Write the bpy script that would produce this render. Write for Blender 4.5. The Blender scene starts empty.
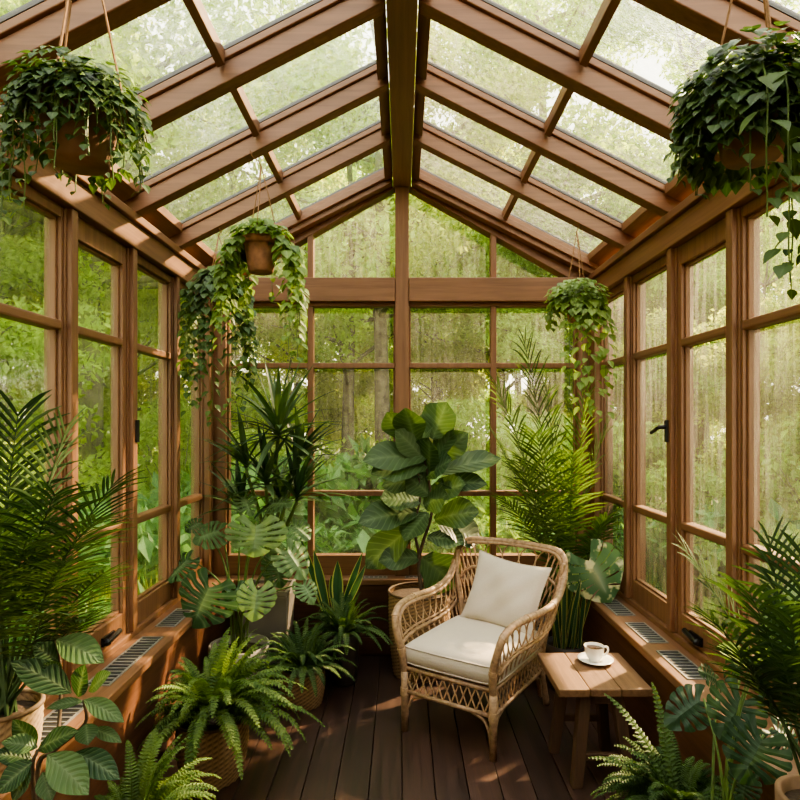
import bpy, math, random
import numpy as np
from mathutils import Vector, Matrix
random.seed(7); np.random.seed(7)
C = bpy.context.scene.collection
V = Vector
PI = math.pi
UP = V((0, 0, 1))

# photograph coordinates -> place (camera at x=0 y=0 z=EYE looking along +Y)
F, CX, CY, EYE = 600.0, 402.0, 422.0, 1.6
def P(px, py, Y):
    return V(((px-CX)*Y/F, Y, EYE-(py-CY)*Y/F))

# ------------------------------------------------------------------ materials
def nt(name):
    m = bpy.data.materials.new(name); m.use_nodes = True
    t = m.node_tree; t.nodes.clear()
    out = t.nodes.new('ShaderNodeOutputMaterial')
    return m, t, out
def N(t, typ, **kw):
    n = t.nodes.new(typ)
    for k, v in kw.items():
        if k in n.inputs: n.inputs[k].default_value = v
        else: setattr(n, k, v)
    return n
def rgb(c): return (c[0], c[1], c[2], 1)
def ramp(t, stops):
    r = t.nodes.new('ShaderNodeValToRGB'); e = r.color_ramp.elements
    while len(e) < len(stops): e.new(0.5)
    for i, (p, c) in enumerate(stops):
        e[i].position = p; e[i].color = rgb(c) if not isinstance(c, (int, float)) else (c, c, c, 1)
    return r
def mapping(t, scale, coord='Object', loc=(0, 0, 0)):
    tc = t.nodes.new('ShaderNodeTexCoord'); mp = t.nodes.new('ShaderNodeMapping')
    mp.inputs['Scale'].default_value = scale; mp.inputs['Location'].default_value = loc
    t.links.new(tc.outputs[coord], mp.inputs['Vector']); return mp

def wood(name, dark, light, axis='y', rough=0.5, bump=0.15, scale=1.0):
    m, t, out = nt(name)
    s = {'x': (1.2, 22, 22), 'y': (22, 1.2, 22), 'z': (22, 22, 1.2)}[axis]
    mp = mapping(t, tuple(a*scale for a in s))
    n1 = N(t, 'ShaderNodeTexNoise', Scale=2.0, Detail=6, Roughness=.62, Distortion=.6)
    t.links.new(mp.outputs[0], n1.inputs['Vector'])
    mp2 = mapping(t, (1.7, 1.7, 1.7)); n2 = N(t, 'ShaderNodeTexNoise', Scale=1.3, Detail=2)
    t.links.new(mp2.outputs[0], n2.inputs['Vector'])
    r = ramp(t, [(.25, dark), (.75, light)])
    t.links.new(n1.outputs['Fac'], r.inputs['Fac'])
    hs = N(t, 'ShaderNodeHueSaturation')
    mr = N(t, 'ShaderNodeMapRange'); mr.inputs['To Min'].default_value = .8; mr.inputs['To Max'].default_value = 1.2
    t.links.new(n2.outputs['Fac'], mr.inputs['Value']); t.links.new(mr.outputs[0], hs.inputs['Value'])
    t.links.new(r.outputs[0], hs.inputs['Color'])
    b = N(t, 'ShaderNodeBsdfPrincipled', Roughness=rough)
    t.links.new(hs.outputs[0], b.inputs['Base Color'])
    bp = N(t, 'ShaderNodeBump', Strength=bump, Distance=.004)
    t.links.new(n1.outputs['Fac'], bp.inputs['Height']); t.links.new(bp.outputs[0], b.inputs['Normal'])
    t.links.new(b.outputs[0], out.inputs['Surface']); return m

def plain(name, col, rough=.5, metal=0, noise=0.0, nscale=20, bump=0.0, spec=.5, sub=0):
    m, t, out = nt(name)
    b = N(t, 'ShaderNodeBsdfPrincipled', Roughness=rough, Metallic=metal)
    b.inputs['Base Color'].default_value = rgb(col); b.inputs['Specular IOR Level'].default_value = spec
    mp = mapping(t, (1, 1, 1)); n = N(t, 'ShaderNodeTexNoise', Scale=nscale, Detail=5)
    t.links.new(mp.outputs[0], n.inputs['Vector'])
    if noise:
        r = ramp(t, [(.3, tuple(c*(1-noise) for c in col)), (.7, tuple(min(1, c*(1+noise)) for c in col))])
        t.links.new(n.outputs['Fac'], r.inputs['Fac']); t.links.new(r.outputs[0], b.inputs['Base Color'])
    if bump:
        bp = N(t, 'ShaderNodeBump', Strength=bump, Distance=.004)
        t.links.new(n.outputs['Fac'], bp.inputs['Height']); t.links.new(bp.outputs[0], b.inputs['Normal'])
    t.links.new(b.outputs[0], out.inputs['Surface']); return m

def leafmat(name, dark, light, rib, transl=.3, rough=.42, ribamt=.5, tcol=None, blotch=None, veins=0):
    out_ = any(k in name for k in ('tree', 'shrub', 'grass'))
    tw = lambda q: (q[0]*.90, q[1]*1.03, q[2]*1.05) if out_ else (q[0]*.95, q[1]*.90, q[2]*1.5)
    dark, light, rib = tw(dark), tw(light), tw(rib)
    m, t, out = nt(name)
    at = N(t, 'ShaderNodeAttribute', attribute_name='tone'); ar = N(t, 'ShaderNodeAttribute', attribute_name='rib')
    r = ramp(t, [(0, dark), (1, light)]); t.links.new(at.outputs['Fac'], r.inputs['Fac'])
    pw = N(t, 'ShaderNodeMath', operation='POWER'); t.links.new(ar.outputs['Fac'], pw.inputs[0]); pw.inputs[1].default_value = 6
    ml = N(t, 'ShaderNodeMath', operation='MULTIPLY'); t.links.new(pw.outputs[0], ml.inputs[0]); ml.inputs[1].default_value = ribamt
    mx = N(t, 'ShaderNodeMix', data_type='RGBA'); t.links.new(ml.outputs[0], mx.inputs['Factor'])
    t.links.new(r.outputs[0], mx.inputs['A']); mx.inputs['B'].default_value = rgb(rib)
    col = mx.outputs['Result']; vh = None
    if veins:
        al = N(t, 'ShaderNodeAttribute', attribute_name='along')
        def mth(op, a, b_=None, c_=None):
            n_ = N(t, 'ShaderNodeMath', operation=op)
            for i_, q in enumerate((a, b_, c_)):
                if q is None: continue
                if isinstance(q, (int, float)): n_.inputs[i_].default_value = q
                else: t.links.new(q, n_.inputs[i_])
            return n_.outputs[0]
        sh = mth('MULTIPLY_ADD', ar.outputs['Fac'], .22, al.outputs['Fac'])
        fr = mth('FRACT', mth('MULTIPLY', sh, veins)); ds = mth('ABSOLUTE', mth('SUBTRACT', fr, .5))
        ln = mth('SUBTRACT', 1.0, mth('MINIMUM', mth('MULTIPLY', ds, 7.0), 1.0)); vh = ds
        m4 = N(t, 'ShaderNodeMix', data_type='RGBA'); t.links.new(mth('MULTIPLY', ln, .30), m4.inputs['Factor'])
        t.links.new(col, m4.inputs['A']); m4.inputs['B'].default_value = rgb(rib); col = m4.outputs['Result']
    mp = mapping(t, (1, 1, 1)); n = N(t, 'ShaderNodeTexNoise', Scale=9, Detail=3); t.links.new(mp.outputs[0], n.inputs['Vector'])
    if blotch:
        rr = ramp(t, [(.52, 0.0), (.58, 1.0)]); t.links.new(n.outputs['Fac'], rr.inputs['Fac'])
        m2 = N(t, 'ShaderNodeMix', data_type='RGBA'); t.links.new(rr.outputs[0], m2.inputs['Factor'])
        t.links.new(col, m2.inputs['A']); m2.inputs['B'].default_value = rgb(blotch); col = m2.outputs['Result']
    else:
        hs = N(t, 'ShaderNodeHueSaturation'); mr = N(t, 'ShaderNodeMapRange')
        mr.inputs['To Min'].default_value = .7; mr.inputs['To Max'].default_value = 1.3
        t.links.new(n.outputs['Fac'], mr.inputs['Value']); t.links.new(mr.outputs[0], hs.inputs['Value'])
        t.links.new(col, hs.inputs['Color']); col = hs.outputs[0]
    b = N(t, 'ShaderNodeBsdfPrincipled', Roughness=rough); b.inputs['Specular IOR Level'].default_value = .22
    t.links.new(col, b.inputs['Base Color'])
    if vh is not None:
        bp = N(t, 'ShaderNodeBump', Strength=.5, Distance=.006); t.links.new(vh, bp.inputs['Height']); t.links.new(bp.outputs[0], b.inputs['Normal'])
    tr = N(t, 'ShaderNodeBsdfTranslucent')
    g = N(t, 'ShaderNodeMix', data_type='RGBA', blend_type='MULTIPLY'); g.inputs['Factor'].default_value = 1
    t.links.new(col, g.inputs['A']); g.inputs['B'].default_value = rgb(tcol or (1.6, 1.7, .7))
    t.links.new(g.outputs['Result'], tr.inputs['Color'])
    ms = N(t, 'ShaderNodeMixShader'); ms.inputs[0].default_value = transl
    t.links.new(b.outputs[0], ms.inputs[1]); t.links.new(tr.outputs[0], ms.inputs[2])
    t.links.new(ms.outputs[0], out.inputs['Surface']); return m

def glassmat(name, streak, haze, wet, rough):
    """rain-wet pane: clear film, rough refracting droplets and runs, thin condensation that doubles as outdoor haze"""
    m, t, out = nt(name)
    ge = t.nodes.new('ShaderNodeNewGeometry')
    def mapped(sc):
        mp = t.nodes.new('ShaderNodeMapping'); mp.inputs['Scale'].default_value = sc
        t.links.new(ge.outputs['Position'], mp.inputs['Vector']); return mp
    runs = N(t, 'ShaderNodeTexNoise', Scale=1, Detail=4, Roughness=.65); t.links.new(mapped(streak).outputs[0], runs.inputs['Vector'])
    drops = N(t, 'ShaderNodeTexVoronoi', Scale=110); t.links.new(mapped((1, 1, .7)).outputs[0], drops.inputs['Vector'])
    big = N(t, 'ShaderNodeTexNoise', Scale=2.2, Detail=3); t.links.new(mapped((1, 1, 1)).outputs[0], big.inputs['Vector'])
    rr = ramp(t, [(.42, 0.0), (.62, 1.0)]); t.links.new(runs.outputs['Fac'], rr.inputs['Fac'])
    rd = ramp(t, [(.25, 1.0), (.5, 0.0)]); t.links.new(drops.outputs['Distance'], rd.inputs['Fac'])
    rb = ramp(t, [(.35, 0.25), (.65, 1.0)]); t.links.new(big.outputs['Fac'], rb.inputs['Fac'])
    ad = N(t, 'ShaderNodeMath', operation='MULTIPLY_ADD'); t.links.new(rd.outputs[0], ad.inputs[0]); ad.inputs[1].default_value = .6
    t.links.new(rr.outputs[0], ad.inputs[2])
    mk = N(t, 'ShaderNodeMath', operation='MULTIPLY'); t.links.new(ad.outputs[0], mk.inputs[0]); t.links.new(rb.outputs[0], mk.inputs[1])
    bp = N(t, 'ShaderNodeBump', Strength=.6, Distance=.003); t.links.new(ad.outputs[0], bp.inputs['Height'])
    tr = N(t, 'ShaderNodeBsdfTransparent'); tr.inputs['Color'].default_value = (.97, .98, .95, 1)
    rf = N(t, 'ShaderNodeBsdfRefraction', Roughness=rough, IOR=1.09); rf.inputs['Color'].default_value = (.98, .99, .97, 1)
    t.links.new(bp.outputs[0], rf.inputs['Normal'])
    tl = N(t, 'ShaderNodeBsdfTranslucent'); tl.inputs['Color'].default_value = (.95, .93, .84, 1)  # pale veil: condensation, with the haze outdoors put into the pane
    gl = N(t, 'ShaderNodeBsdfGlossy', Roughness=.08); t.links.new(bp.outputs[0], gl.inputs['Normal'])
    f1 = N(t, 'ShaderNodeMapRange'); f1.inputs['From Max'].default_value = 1.4; f1.inputs['To Min'].default_value = wet*.45; f1.inputs['To Max'].default_value = min(1, wet*1.5)
    t.links.new(mk.outputs[0], f1.inputs['Value'])
    m1 = N(t, 'ShaderNodeMixShader'); t.links.new(f1.outputs[0], m1.inputs[0]); t.links.new(tr.outputs[0], m1.inputs[1]); t.links.new(rf.outputs[0], m1.inputs[2])
    f2 = N(t, 'ShaderNodeMapRange'); f2.inputs['From Max'].default_value = 1.4; f2.inputs['To Min'].default_value = haze*.35; f2.inputs['To Max'].default_value = haze*1.8
    t.links.new(mk.outputs[0], f2.inputs['Value'])
    sz = t.nodes.new('ShaderNodeSeparateXYZ'); t.links.new(ge.outputs['Position'], sz.inputs[0])
    zr = N(t, 'ShaderNodeMapRange'); zr.inputs['From Min'].default_value = .9; zr.inputs['From Max'].default_value = 2.4; zr.inputs['To Min'].default_value = .25
    t.links.new(sz.outputs[2], zr.inputs['Value'])
    f3 = N(t, 'ShaderNodeMath', operation='MULTIPLY'); t.links.new(f2.outputs[0], f3.inputs[0]); t.links.new(zr.outputs[0], f3.inputs[1]); f2 = f3
    m2 = N(t, 'ShaderNodeMixShader'); t.links.new(f2.outputs[0], m2.inputs[0]); t.links.new(m1.outputs[0], m2.inputs[1]); t.links.new(tl.outputs[0], m2.inputs[2])
    m3 = N(t, 'ShaderNodeMixShader'); m3.inputs[0].default_value = .025
    t.links.new(m2.outputs[0], m3.inputs[1]); t.links.new(gl.outputs[0], m3.inputs[2])
    t.links.new(m3.outputs[0], out.inputs['Surface']); return m

def weavemat(name, dark, light):
    m, t, out = nt(name)
    mp = mapping(t, (1, 1, 1)); n = N(t, 'ShaderNodeTexNoise', Scale=60, Detail=3); t.links.new(mp.outputs[0], n.inputs['Vector'])
    at = N(t, 'ShaderNodeAttribute', attribute_name='rib')
    mx = N(t, 'ShaderNodeMath', operation='MULTIPLY_ADD'); t.links.new(n.outputs['Fac'], mx.inputs[0]); mx.inputs[1].default_value = .5
    t.links.new(at.outputs['Fac'], mx.inputs[2])
    r = ramp(t, [(.2, dark), (1.0, light)]); t.links.new(mx.outputs[0], r.inputs['Fac'])
    b = N(t, 'ShaderNodeBsdfPrincipled', Roughness=.7); t.links.new(r.outputs[0], b.inputs['Base Color'])
    t.links.new(b.outputs[0], out.inputs['Surface']); return m

W_D, W_L = (.135, .062, .030), (.240, .120, .060)
M = {}
for a in 'xyz': M['wood_'+a] = wood('cedar_'+a, W_D, W_L, a)
M['ridge'] = wood('oak_ridge', (.15, .085, .045), (.24, .14, .075), 'y')
M['wall'] = wood('dark_panel', (.055, .022, .010), (.12, .05, .024), 'x', .55)
M['wall_y'] = wood('dark_panel_long', (.07, .027, .012), (.16, .065, .03), 'y', .55)
M['gasket'] = plain('grey_glazing_seal', (.07, .07, .072), .5)
M['glass_side'] = glassmat('rainy_side_glass', (26, 26, 2.2), .105, .44, .11)
M['glass_back'] = glassmat('rainy_back_glass', (42, 42, 3.2), .09, .26, .05)
M['glass_roof'] = glassmat('wet_roof_glass', (30, 30, 12), .075, .46, .14)
M['steel'] = plain('brushed_vent_steel', (.30, .29, .275), .45, .5)
M['dark'] = plain('vent_darkness', (.012, .012, .014), .7)
M['black'] = plain('black_iron', (.012, .012, .013), .35, .5)
M['soil'] = plain('potting_soil', (.045, .026, .016), .95, 0, .6, 60, 1.0)
M['terra'] = plain('terracotta', (.27, .135, .07), .85, 0, .4, 22, .6)
M['terra_worn'] = plain('worn_clay', (.22, .125, .075), .85, 0, .4, 10, .5)
M['concrete'] = plain('grey_concrete', (.25, .225, .20), .85, 0, .25, 9, .4)
M['graypot'] = plain('warm_grey_planter', (.19, .165, .14), .7, 0, .18, 6, .2)
M['darkpot'] = plain('dark_glazed_pot', (.05, .038, .032), .5, 0, .3, 8)
M['basket'] = weavemat('woven_seagrass', (.07, .04, .018), (.36, .22, .11))
M['basket_pale'] = weavemat('pale_woven_rope', (.16, .10, .055), (.50, .36, .22))
M['twine'] = plain('jute_twine', (.30, .17, .085), .9, 0, .3, 90)
M['rattan'] = plain('rattan_cane', (.36, .23, .135), .5, 0, .38, 45, .5)
M['rattan_weave'] = plain('rattan_peel', (.44, .29, .17), .5, 0, .3, 60, .3)
M['linen'] = plain('cream_linen', (.55, .475, .395), .9, 0, .05, 160, .22)
M['linen_pil'] = plain('cream_linen_pillow', (.57, .495, .415), .9, 0, .05, 160, .22)
M['piping'] = plain('linen_piping', (.50, .43, .36), .9, 0, .1, 100)
M['table'] = wood('rustic_table_oak', (.10, .047, .021), (.25, .132, .062), 'y', .6, .5, .9)
M['table_leg'] = wood('rustic_leg_oak', (.055, .028, .014), (.12, .062, .03), 'z', .65, .5)
M['china'] = plain('white_china', (.82, .80, .76), .18)
M['coffee'] = plain('black_coffee', (.035, .014, .006), .1)
M['bark'] = plain('tree_bark', (.13, .105, .08), .95, 0, .5, 8, 1.0)
M['stem'] = plain('green_stem', (.09, .15, .035), .5, 0, .3, 20)
M['stem_brown'] = plain('brown_stem', (.07, .045, .025), .7, 0, .3, 30)
M['ground'] = plain('forest_floor', (.09, .10, .035), .95, 0, .6, 1.4, 1.0)
L_ = leafmat
M['l_fern'] = L_('fern_leaf', (.045, .10, .015), (.20, .30, .055), (.25, .38, .09), .35, .5, .3)
M['l_fern_dark'] = L_('deep_fern_leaf', (.028, .07, .013), (.115, .19, .038), (.2, .3, .09), .32, .5, .3)
M['l_palm_dark'] = L_('dark_palm_leaf', (.018, .045, .012), (.075, .135, .036), (.1, .17, .05), .28, .48, .3)
M['l_palm'] = L_('areca_leaf', (.030, .075, .012), (.13, .205, .042), (.22, .32, .09), .34, .45, .3)
M['l_mon'] = L_('monstera_leaf', (.025, .075, .02), (.17, .28, .07), (.26, .38, .14), .25, .4, .45, veins=6)
M['l_mon_dark'] = L_('dark_monstera_leaf', (.014, .042, .012), (.04, .085, .024), (.08, .14, .05), .2, .42, .45, veins=6)
M['l_mon_var'] = L_('variegated_leaf', (.05, .13, .04), (.12, .24, .07), (.5, .55, .3), .25, .35, .5, None, (.66, .64, .42))
M['l_fig'] = L_('fig_leaf', (.016, .044, .010), (.070, .128, .027), (.17, .26, .08), .2, .38, .5, veins=9)
M['l_drac'] = L_('dracaena_leaf', (.022, .06, .016), (.10, .17, .045), (.05, .11, .03), .22, .42, .2)
M['l_rub'] = L_('broad_leaf', (.018, .055, .013), (.11, .20, .045), (.22, .31, .11), .2, .4, .5, veins=9)
M['l_pothos'] = L_('pothos_leaf', (.06, .14, .018), (.24, .36, .06), (.32, .45, .12), .36, .45, .4)
M['l_pothos_dark'] = L_('dark_pothos_leaf', (.026, .07, .014), (.12, .20, .04), (.16, .26, .07), .3, .45, .4)
M['l_snake'] = L_('snake_leaf', (.03, .10, .03), (.08, .17, .05), (.03, .09, .03), .15, .35, 0)
M['l_snake_edge'] = plain('snake_leaf_margin', (.52, .56, .16), .4)
M['l_tree1'] = L_('tree_leaf', (.20, .26, .06), (.54, .60, .20), (.3, .4, .1), .66, .6, .1, (1.5, 1.5, .75))
M['l_tree2'] = L_('yellow_tree_leaf', (.27, .30, .08), (.62, .60, .22), (.3, .4, .1), .66, .6, .1, (1.5, 1.45, .7))
M['l_shrub'] = L_('shrub_leaf', (.07, .15, .05), (.25, .38, .14), (.2, .4, .12), .4, .45, .3, (1.3, 1.5, .7))
M['l_shrub2'] = L_('pale_shrub_leaf', (.12, .19, .035), (.36, .42, .12), (.3, .45, .12), .42, .5, .3)
M['grass'] = L_('wild_grass', (.13, .17, .04), (.40, .40, .13), (.3, .3, .1), .4, .6, .1)

def floor_mat():
    m, t, out = nt('dark_floorboards')
    mp = mapping(t, (14, .9, 1)); n1 = N(t, 'ShaderNodeTexNoise', Scale=2.2, Detail=7, Roughness=.65, Distortion=.5)
    tc = t.nodes.new('ShaderNodeTexCoord'); sx = t.nodes.new('ShaderNodeSeparateXYZ'); t.links.new(tc.outputs['Object'], sx.inputs[0])
    dv = N(t, 'ShaderNodeMath', operation='DIVIDE'); t.links.new(sx.outputs[0], dv.inputs[0]); dv.inputs[1].default_value = .144
    fl = N(t, 'ShaderNodeMath', operation='FLOOR'); t.links.new(dv.outputs[0], fl.inputs[0])
    wn = N(t, 'ShaderNodeTexWhiteNoise', noise_dimensions='1D'); t.links.new(fl.outputs[0], wn.inputs['W'])
    ad = N(t, 'ShaderNodeVectorMath', operation='ADD'); t.links.new(mp.outputs[0], ad.inputs[0]); t.links.new(wn.outputs['Color'], ad.inputs[1])
    sc = N(t, 'ShaderNodeVectorMath', operation='SCALE'); t.links.new(wn.outputs['Color'], sc.inputs[0]); sc.inputs['Scale'].default_value = 20
    t.links.new(sc.outputs[0], ad.inputs[1]); t.links.new(ad.outputs[0], n1.inputs['Vector'])
    r = ramp(t, [(.3, (.022, .011, .008)), (.72, (.070, .034, .023))]); t.links.new(n1.outputs['Fac'], r.inputs['Fac'])
    hs = N(t, 'ShaderNodeHueSaturation'); mr = N(t, 'ShaderNodeMapRange'); mr.inputs['To Min'].default_value = .7; mr.inputs['To Max'].default_value = 1.3
    t.links.new(wn.outputs['Value'], mr.inputs['Value']); t.links.new(mr.outputs[0], hs.inputs['Value']); t.links.new(r.outputs[0], hs.inputs['Color'])
    b = N(t, 'ShaderNodeBsdfPrincipled', Roughness=.42); t.links.new(hs.outputs[0], b.inputs['Base Color'])
    rr = N(t, 'ShaderNodeMapRange'); rr.inputs['To Min'].default_value = .32; rr.inputs['To Max'].default_value = .6
    t.links.new(n1.outputs['Fac'], rr.inputs['Value']); t.links.new(rr.outputs[0], b.inputs['Roughness'])
    bp = N(t, 'ShaderNodeBump', Strength=.25, Distance=.004); t.links.new(n1.outputs['Fac'], bp.inputs['Height']); t.links.new(bp.outputs[0], b.inputs['Normal'])
    t.links.new(b.outputs[0], out.inputs['Surface']); return m
M['floor'] = floor_mat()

# ------------------------------------------------------------------ mesh builder
class MB:
    def __init__(s): s.v = []; s.f = []; s.tone = []; s.rib = []; s.al = []
    def add(s, vs, fs, tone=.5, rib=None, al=None):
        o = len(s.v); s.v.extend(tuple(p) for p in vs); s.f.extend(tuple(i+o for i in f) for f in fs)
        s.tone.extend([tone]*len(vs)); s.rib.extend(rib if rib is not None else [0.0]*len(vs)); s.al.extend(al if al is not None else [0.0]*len(vs))
    def box(s, x0, x1, y0, y1, z0, z1):
        vs = [(x, y, z) for z in (z0, z1) for y in (y0, y1) for x in (x0, x1)]
        s.add(vs, [(0, 2, 3, 1), (4, 5, 7, 6), (0, 1, 5, 4), (2, 6, 7, 3), (0, 4, 6, 2), (1, 3, 7, 5)])
    def hexa(s, b, t):   # b, t: four points each (counter-clockwise from above)
        s.add(list(b)+list(t), [(3, 2, 1, 0), (4, 5, 6, 7), (0, 1, 5, 4), (1, 2, 6, 5), (2, 3, 7, 6), (3, 0, 4, 7)])
    def lathe(s, prof, c=(0, 0, 0), n=32, wob=0, nw=0, cap=True):
        vs = []; rib = []; k = len(prof)
        for j, (r, z) in enumerate(prof):
            for i in range(n):
                a = 2*PI*i/n; w = math.sin(nw*a+PI*j)*wob if nw else 0
                vs.append((c[0]+(r+w)*math.cos(a), c[1]+(r+w)*math.sin(a), c[2]+z)); rib.append(.5+.5*(w/wob if wob else 0))
        fs = [(j*n+i, j*n+(i+1) % n, (j+1)*n+(i+1) % n, (j+1)*n+i) for j in range(k-1) for i in range(n)]
        if cap: fs.append(tuple(range(n))[::-1]); fs.append(tuple((k-1)*n+i for i in range(n)))
        s.add(vs, fs, .5, rib)
    def tube(s, pts, r, n=6, closed=False, tone=.5):
        pts = [V(p) for p in pts]; k = len(pts)
        rs = r if isinstance(r, (list, tuple)) else [r]*k
        if len(rs) != k: rs = [rs[0]+(rs[-1]-rs[0])*i/(k-1) for i in range(k)]
        vs = []; prev = None
        for i in range(k):
            a = pts[i-1] if (i > 0 or closed) else pts[i]; b = pts[(i+1) % k] if (i < k-1 or closed) else pts[i]
            d = (b-a); d = d.normalized() if d.length > 1e-9 else UP
            if prev is None:
                e = d.cross(UP) if abs(d.z) < .95 else d.cross(V((1, 0, 0)))
            else: e = prev - d*prev.dot(d)
            e.normalize(); prev = e; g = d.cross(e)
            for j in range(n):
                an = 2*PI*j/n; vs.append(pts[i]+(e*math.cos(an)+g*math.sin(an))*rs[i])
        m = k if closed else k-1
        fs = [(i*n+j, i*n+(j+1) % n, ((i+1) % k)*n+(j+1) % n, ((i+1) % k)*n+j) for i in range(m) for j in range(n)]
        if not closed: fs += [tuple(range(n))[::-1], tuple((k-1)*n+j for j in range(n))]
        s.add(vs, fs, tone)
    def build(s, name, mat, parent=None, smooth=False, bevel=0, world=True, org=None):
        me = bpy.data.meshes.new(name)
        v = np.array(s.v, dtype=float)
        if parent is not None and world: off = np.array(parent['_org'])
        elif parent is None:
            off = np.array(org if org is not None else ((v[:, 0].min()+v[:, 0].max())/2, (v[:, 1].min()+v[:, 1].max())/2, v[:, 2].min()))
        else: off = np.zeros(3)
        me.from_pydata((v-off).tolist(), [], s.f)
        me.attributes.new('tone', 'FLOAT', 'POINT').data.foreach_set('value', np.array(s.tone, dtype=np.float32))
        me.attributes.new('rib', 'FLOAT', 'POINT').data.foreach_set('value', np.array(s.rib, dtype=np.float32))
        me.attributes.new('along', 'FLOAT', 'POINT').data.foreach_set('value', np.array(s.al, dtype=np.float32))
        if smooth: me.polygons.foreach_set('use_smooth', [True]*len(me.polygons))
        me.materials.append(mat); me.update()
        o = bpy.data.objects.new(name, me); C.objects.link(o)
        if parent is not None:
            o.parent = parent; o['_org'] = tuple(float(a) for a in off) if world else (0, 0, 0)
        else:
            o.location = off; o['_org'] = tuple(float(a) for a in off)
        if bevel:
            b = o.modifiers.new('bevel', 'BEVEL'); b.width = bevel; b.segments = 2; b.limit_method = 'ANGLE'
        return o
    # strip leaf along a drooping midrib
    def leaf(s, base, d, up, L, W, prof, n=5, droop=.4, fold=.2, tone=.5, wave=0, cols=None, side_curve=0):
        d = V(d).normalized(); p = V(base)
        side = d.cross(V(up))
        if side.length < 1e-4: side = d.cross(V((1, .3, 0)))
        side.normalize()
        vs = []; rib = []; al = []; ph = R(0, 6) if wave else 0
        for i in range(n+1):
            t = i/n; w = W*.5*prof(t); nr = side.cross(d)
            for u in (-1, 0, 1):
                vs.append(p+side*(w*u)+nr*(w*fold*abs(u)+(wave*W*math.sin(i*1.9+ph+u) if u else 0))); rib.append(1.0 if u == 0 else 0.0); al.append(t)
            d = (d+V((0, 0, -1))*(droop/n)+side*(side_curve/n)).normalized()
            side = (side-d*side.dot(d)).normalized()
            p = p+d*(L/n)
        fs = []
        for i in range(n):
            a = i*3; fs += [(a, a+1, a+4, a+3), (a+1, a+2, a+5, a+4)]
        s.add(vs, fs, tone, rib, al)
        return p

def crom(pts, k=6, closed=False):
    pts = [V(p) for p in pts]; n = len(pts); out = []
    rng = range(n) if closed else range(n-1)
    for i in rng:
        p0 = pts[(i-1) % n] if (closed or i > 0) else pts[0]*2-pts[1]
        p1 = pts[i]; p2 = pts[(i+1) % n]
        p3 = pts[(i+2) % n] if (closed or i < n-2) else pts[-1]*2-pts[-2]
        for j in range(k):
            t = j/k
            out.append(.5*((2*p1)+(p2-p0)*t+(2*p0-5*p1+4*p2-p3)*t*t+(3*p1-p0-3*p2+p3)*t**3))
    if not closed: out.append(pts[-1])
    return out

def tag(o, label=None, cat=None, group=None, kind=None):
    if label: o['label'] = label
    if cat: o['category'] = cat
    if group: o['group'] = group
    if kind: o['kind'] = kind
    return o
def empty(name, loc, label=None, cat=None, group=None, kind=None, rz=0):
    o = bpy.data.objects.new(name, None); C.objects.link(o); o.location = loc; o.rotation_euler.z = rz
    o.empty_display_size = .1; o['_org'] = tuple(float(a) for a in loc); return tag(o, label, cat, group, kind)
def struct(o): o['kind'] = 'structure'; return o
R = random.uniform

# ------------------------------------------------------------------ the room
XW, YB, Y0 = 1.345, 4.19, -0.62          # inner post face, inner back face, near end
LEDGE, XL = .53, 1.14
EAVE = 2.595
SL = .51
def rz_(x): return EAVE+SL*(1.34-abs(x))   # underside of the rafters

mb = MB()
for i in range(-11, 11):
    x = i*.144; mb.box(max(x, -1.5)+.002, min(x+.144, 1.5)-.002, Y0, 4.4, -.03, 0)
fl = mb.build('floor', M['floor'], bevel=.002, org=(0, 0, 0)); struct(fl)
mb = MB(); mb.box(-1.6, 1.6, Y0, 4.5, -.1, -.031); struct(mb.build('trim_subfloor', M['dark'], org=(0, 0, 0)))

for s, nm in ((-1, 'left'), (1, 'right')):
    mb = MB(); a, b = sorted((s*(XL+.03), s*1.45)); mb.box(a, b, Y0, 4.3, 0, .49)
    struct(mb.build('wall_'+nm, M['wall_y'], org=(0, 0, 0)))
    mb = MB(); a, b = sorted((s*XL, s*1.34)); mb.box(a, b, Y0, 4.07, .49, LEDGE)
    struct(mb.build('trim_ledge_'+nm, M['wood_y'], bevel=.006, org=(0, 0, 0)))
    mb = MB(); a, b = sorted((s*1.335, s*1.45)); mb.box(a, b, Y0, YB, .49, LEDGE+.03)
    struct(mb.build('trim_sill_'+nm, M['wood_y'], bevel=.006, org=(0, 0, 0)))
    mb = MB(); a, b = sorted((s*1.15, s*1.171)); mb.box(a, b, Y0, 4.08, 0, .09)
    struct(mb.build('baseboard_'+nm, M['wall_y'], bevel=.004, org=(0, 0, 0)))
    # eave beam with stepped plate
    mb = MB()
    a, b = sorted((s*1.315, s*1.45)); mb.box(a, b, Y0, YB+.1, 2.461, 2.578)
    a, b = sorted((s*1.292, s*1.45)); mb.box(a, b, Y0, YB+.1, 2.579, EAVE+.026)
    struct(mb.build('trim_eave_'+nm, M['wood_y'], bevel=.005, org=(0, 0, 0)))
mb = MB(); mb.box(-1.45, 1.45, 4.10, 4.32, 0, .49)
for k in range(4): mb.box(-1.14, 1.14, 4.09, 4.101, .02+k*.118, .13+k*.118)
struct(mb.build('wall_back', M['wall'], org=(0, 0, 0)))
mb = MB(); mb.box(-1.345, 1.345, 4.07, 4.21, .491, LEDGE+.001)
struct(mb.build('trim_ledge_back', M['wood_x'], bevel=.006, org=(0, 0, 0)))

mb = MB(); mb.box(-1.6, 1.6, Y0-.15, Y0-.001, -.1, 3.7); struct(mb.build('wall_front_unseen', M['wall'], org=(0, 0, 0)))  # unseen wall added behind the camera to cut frontal sky light
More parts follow.
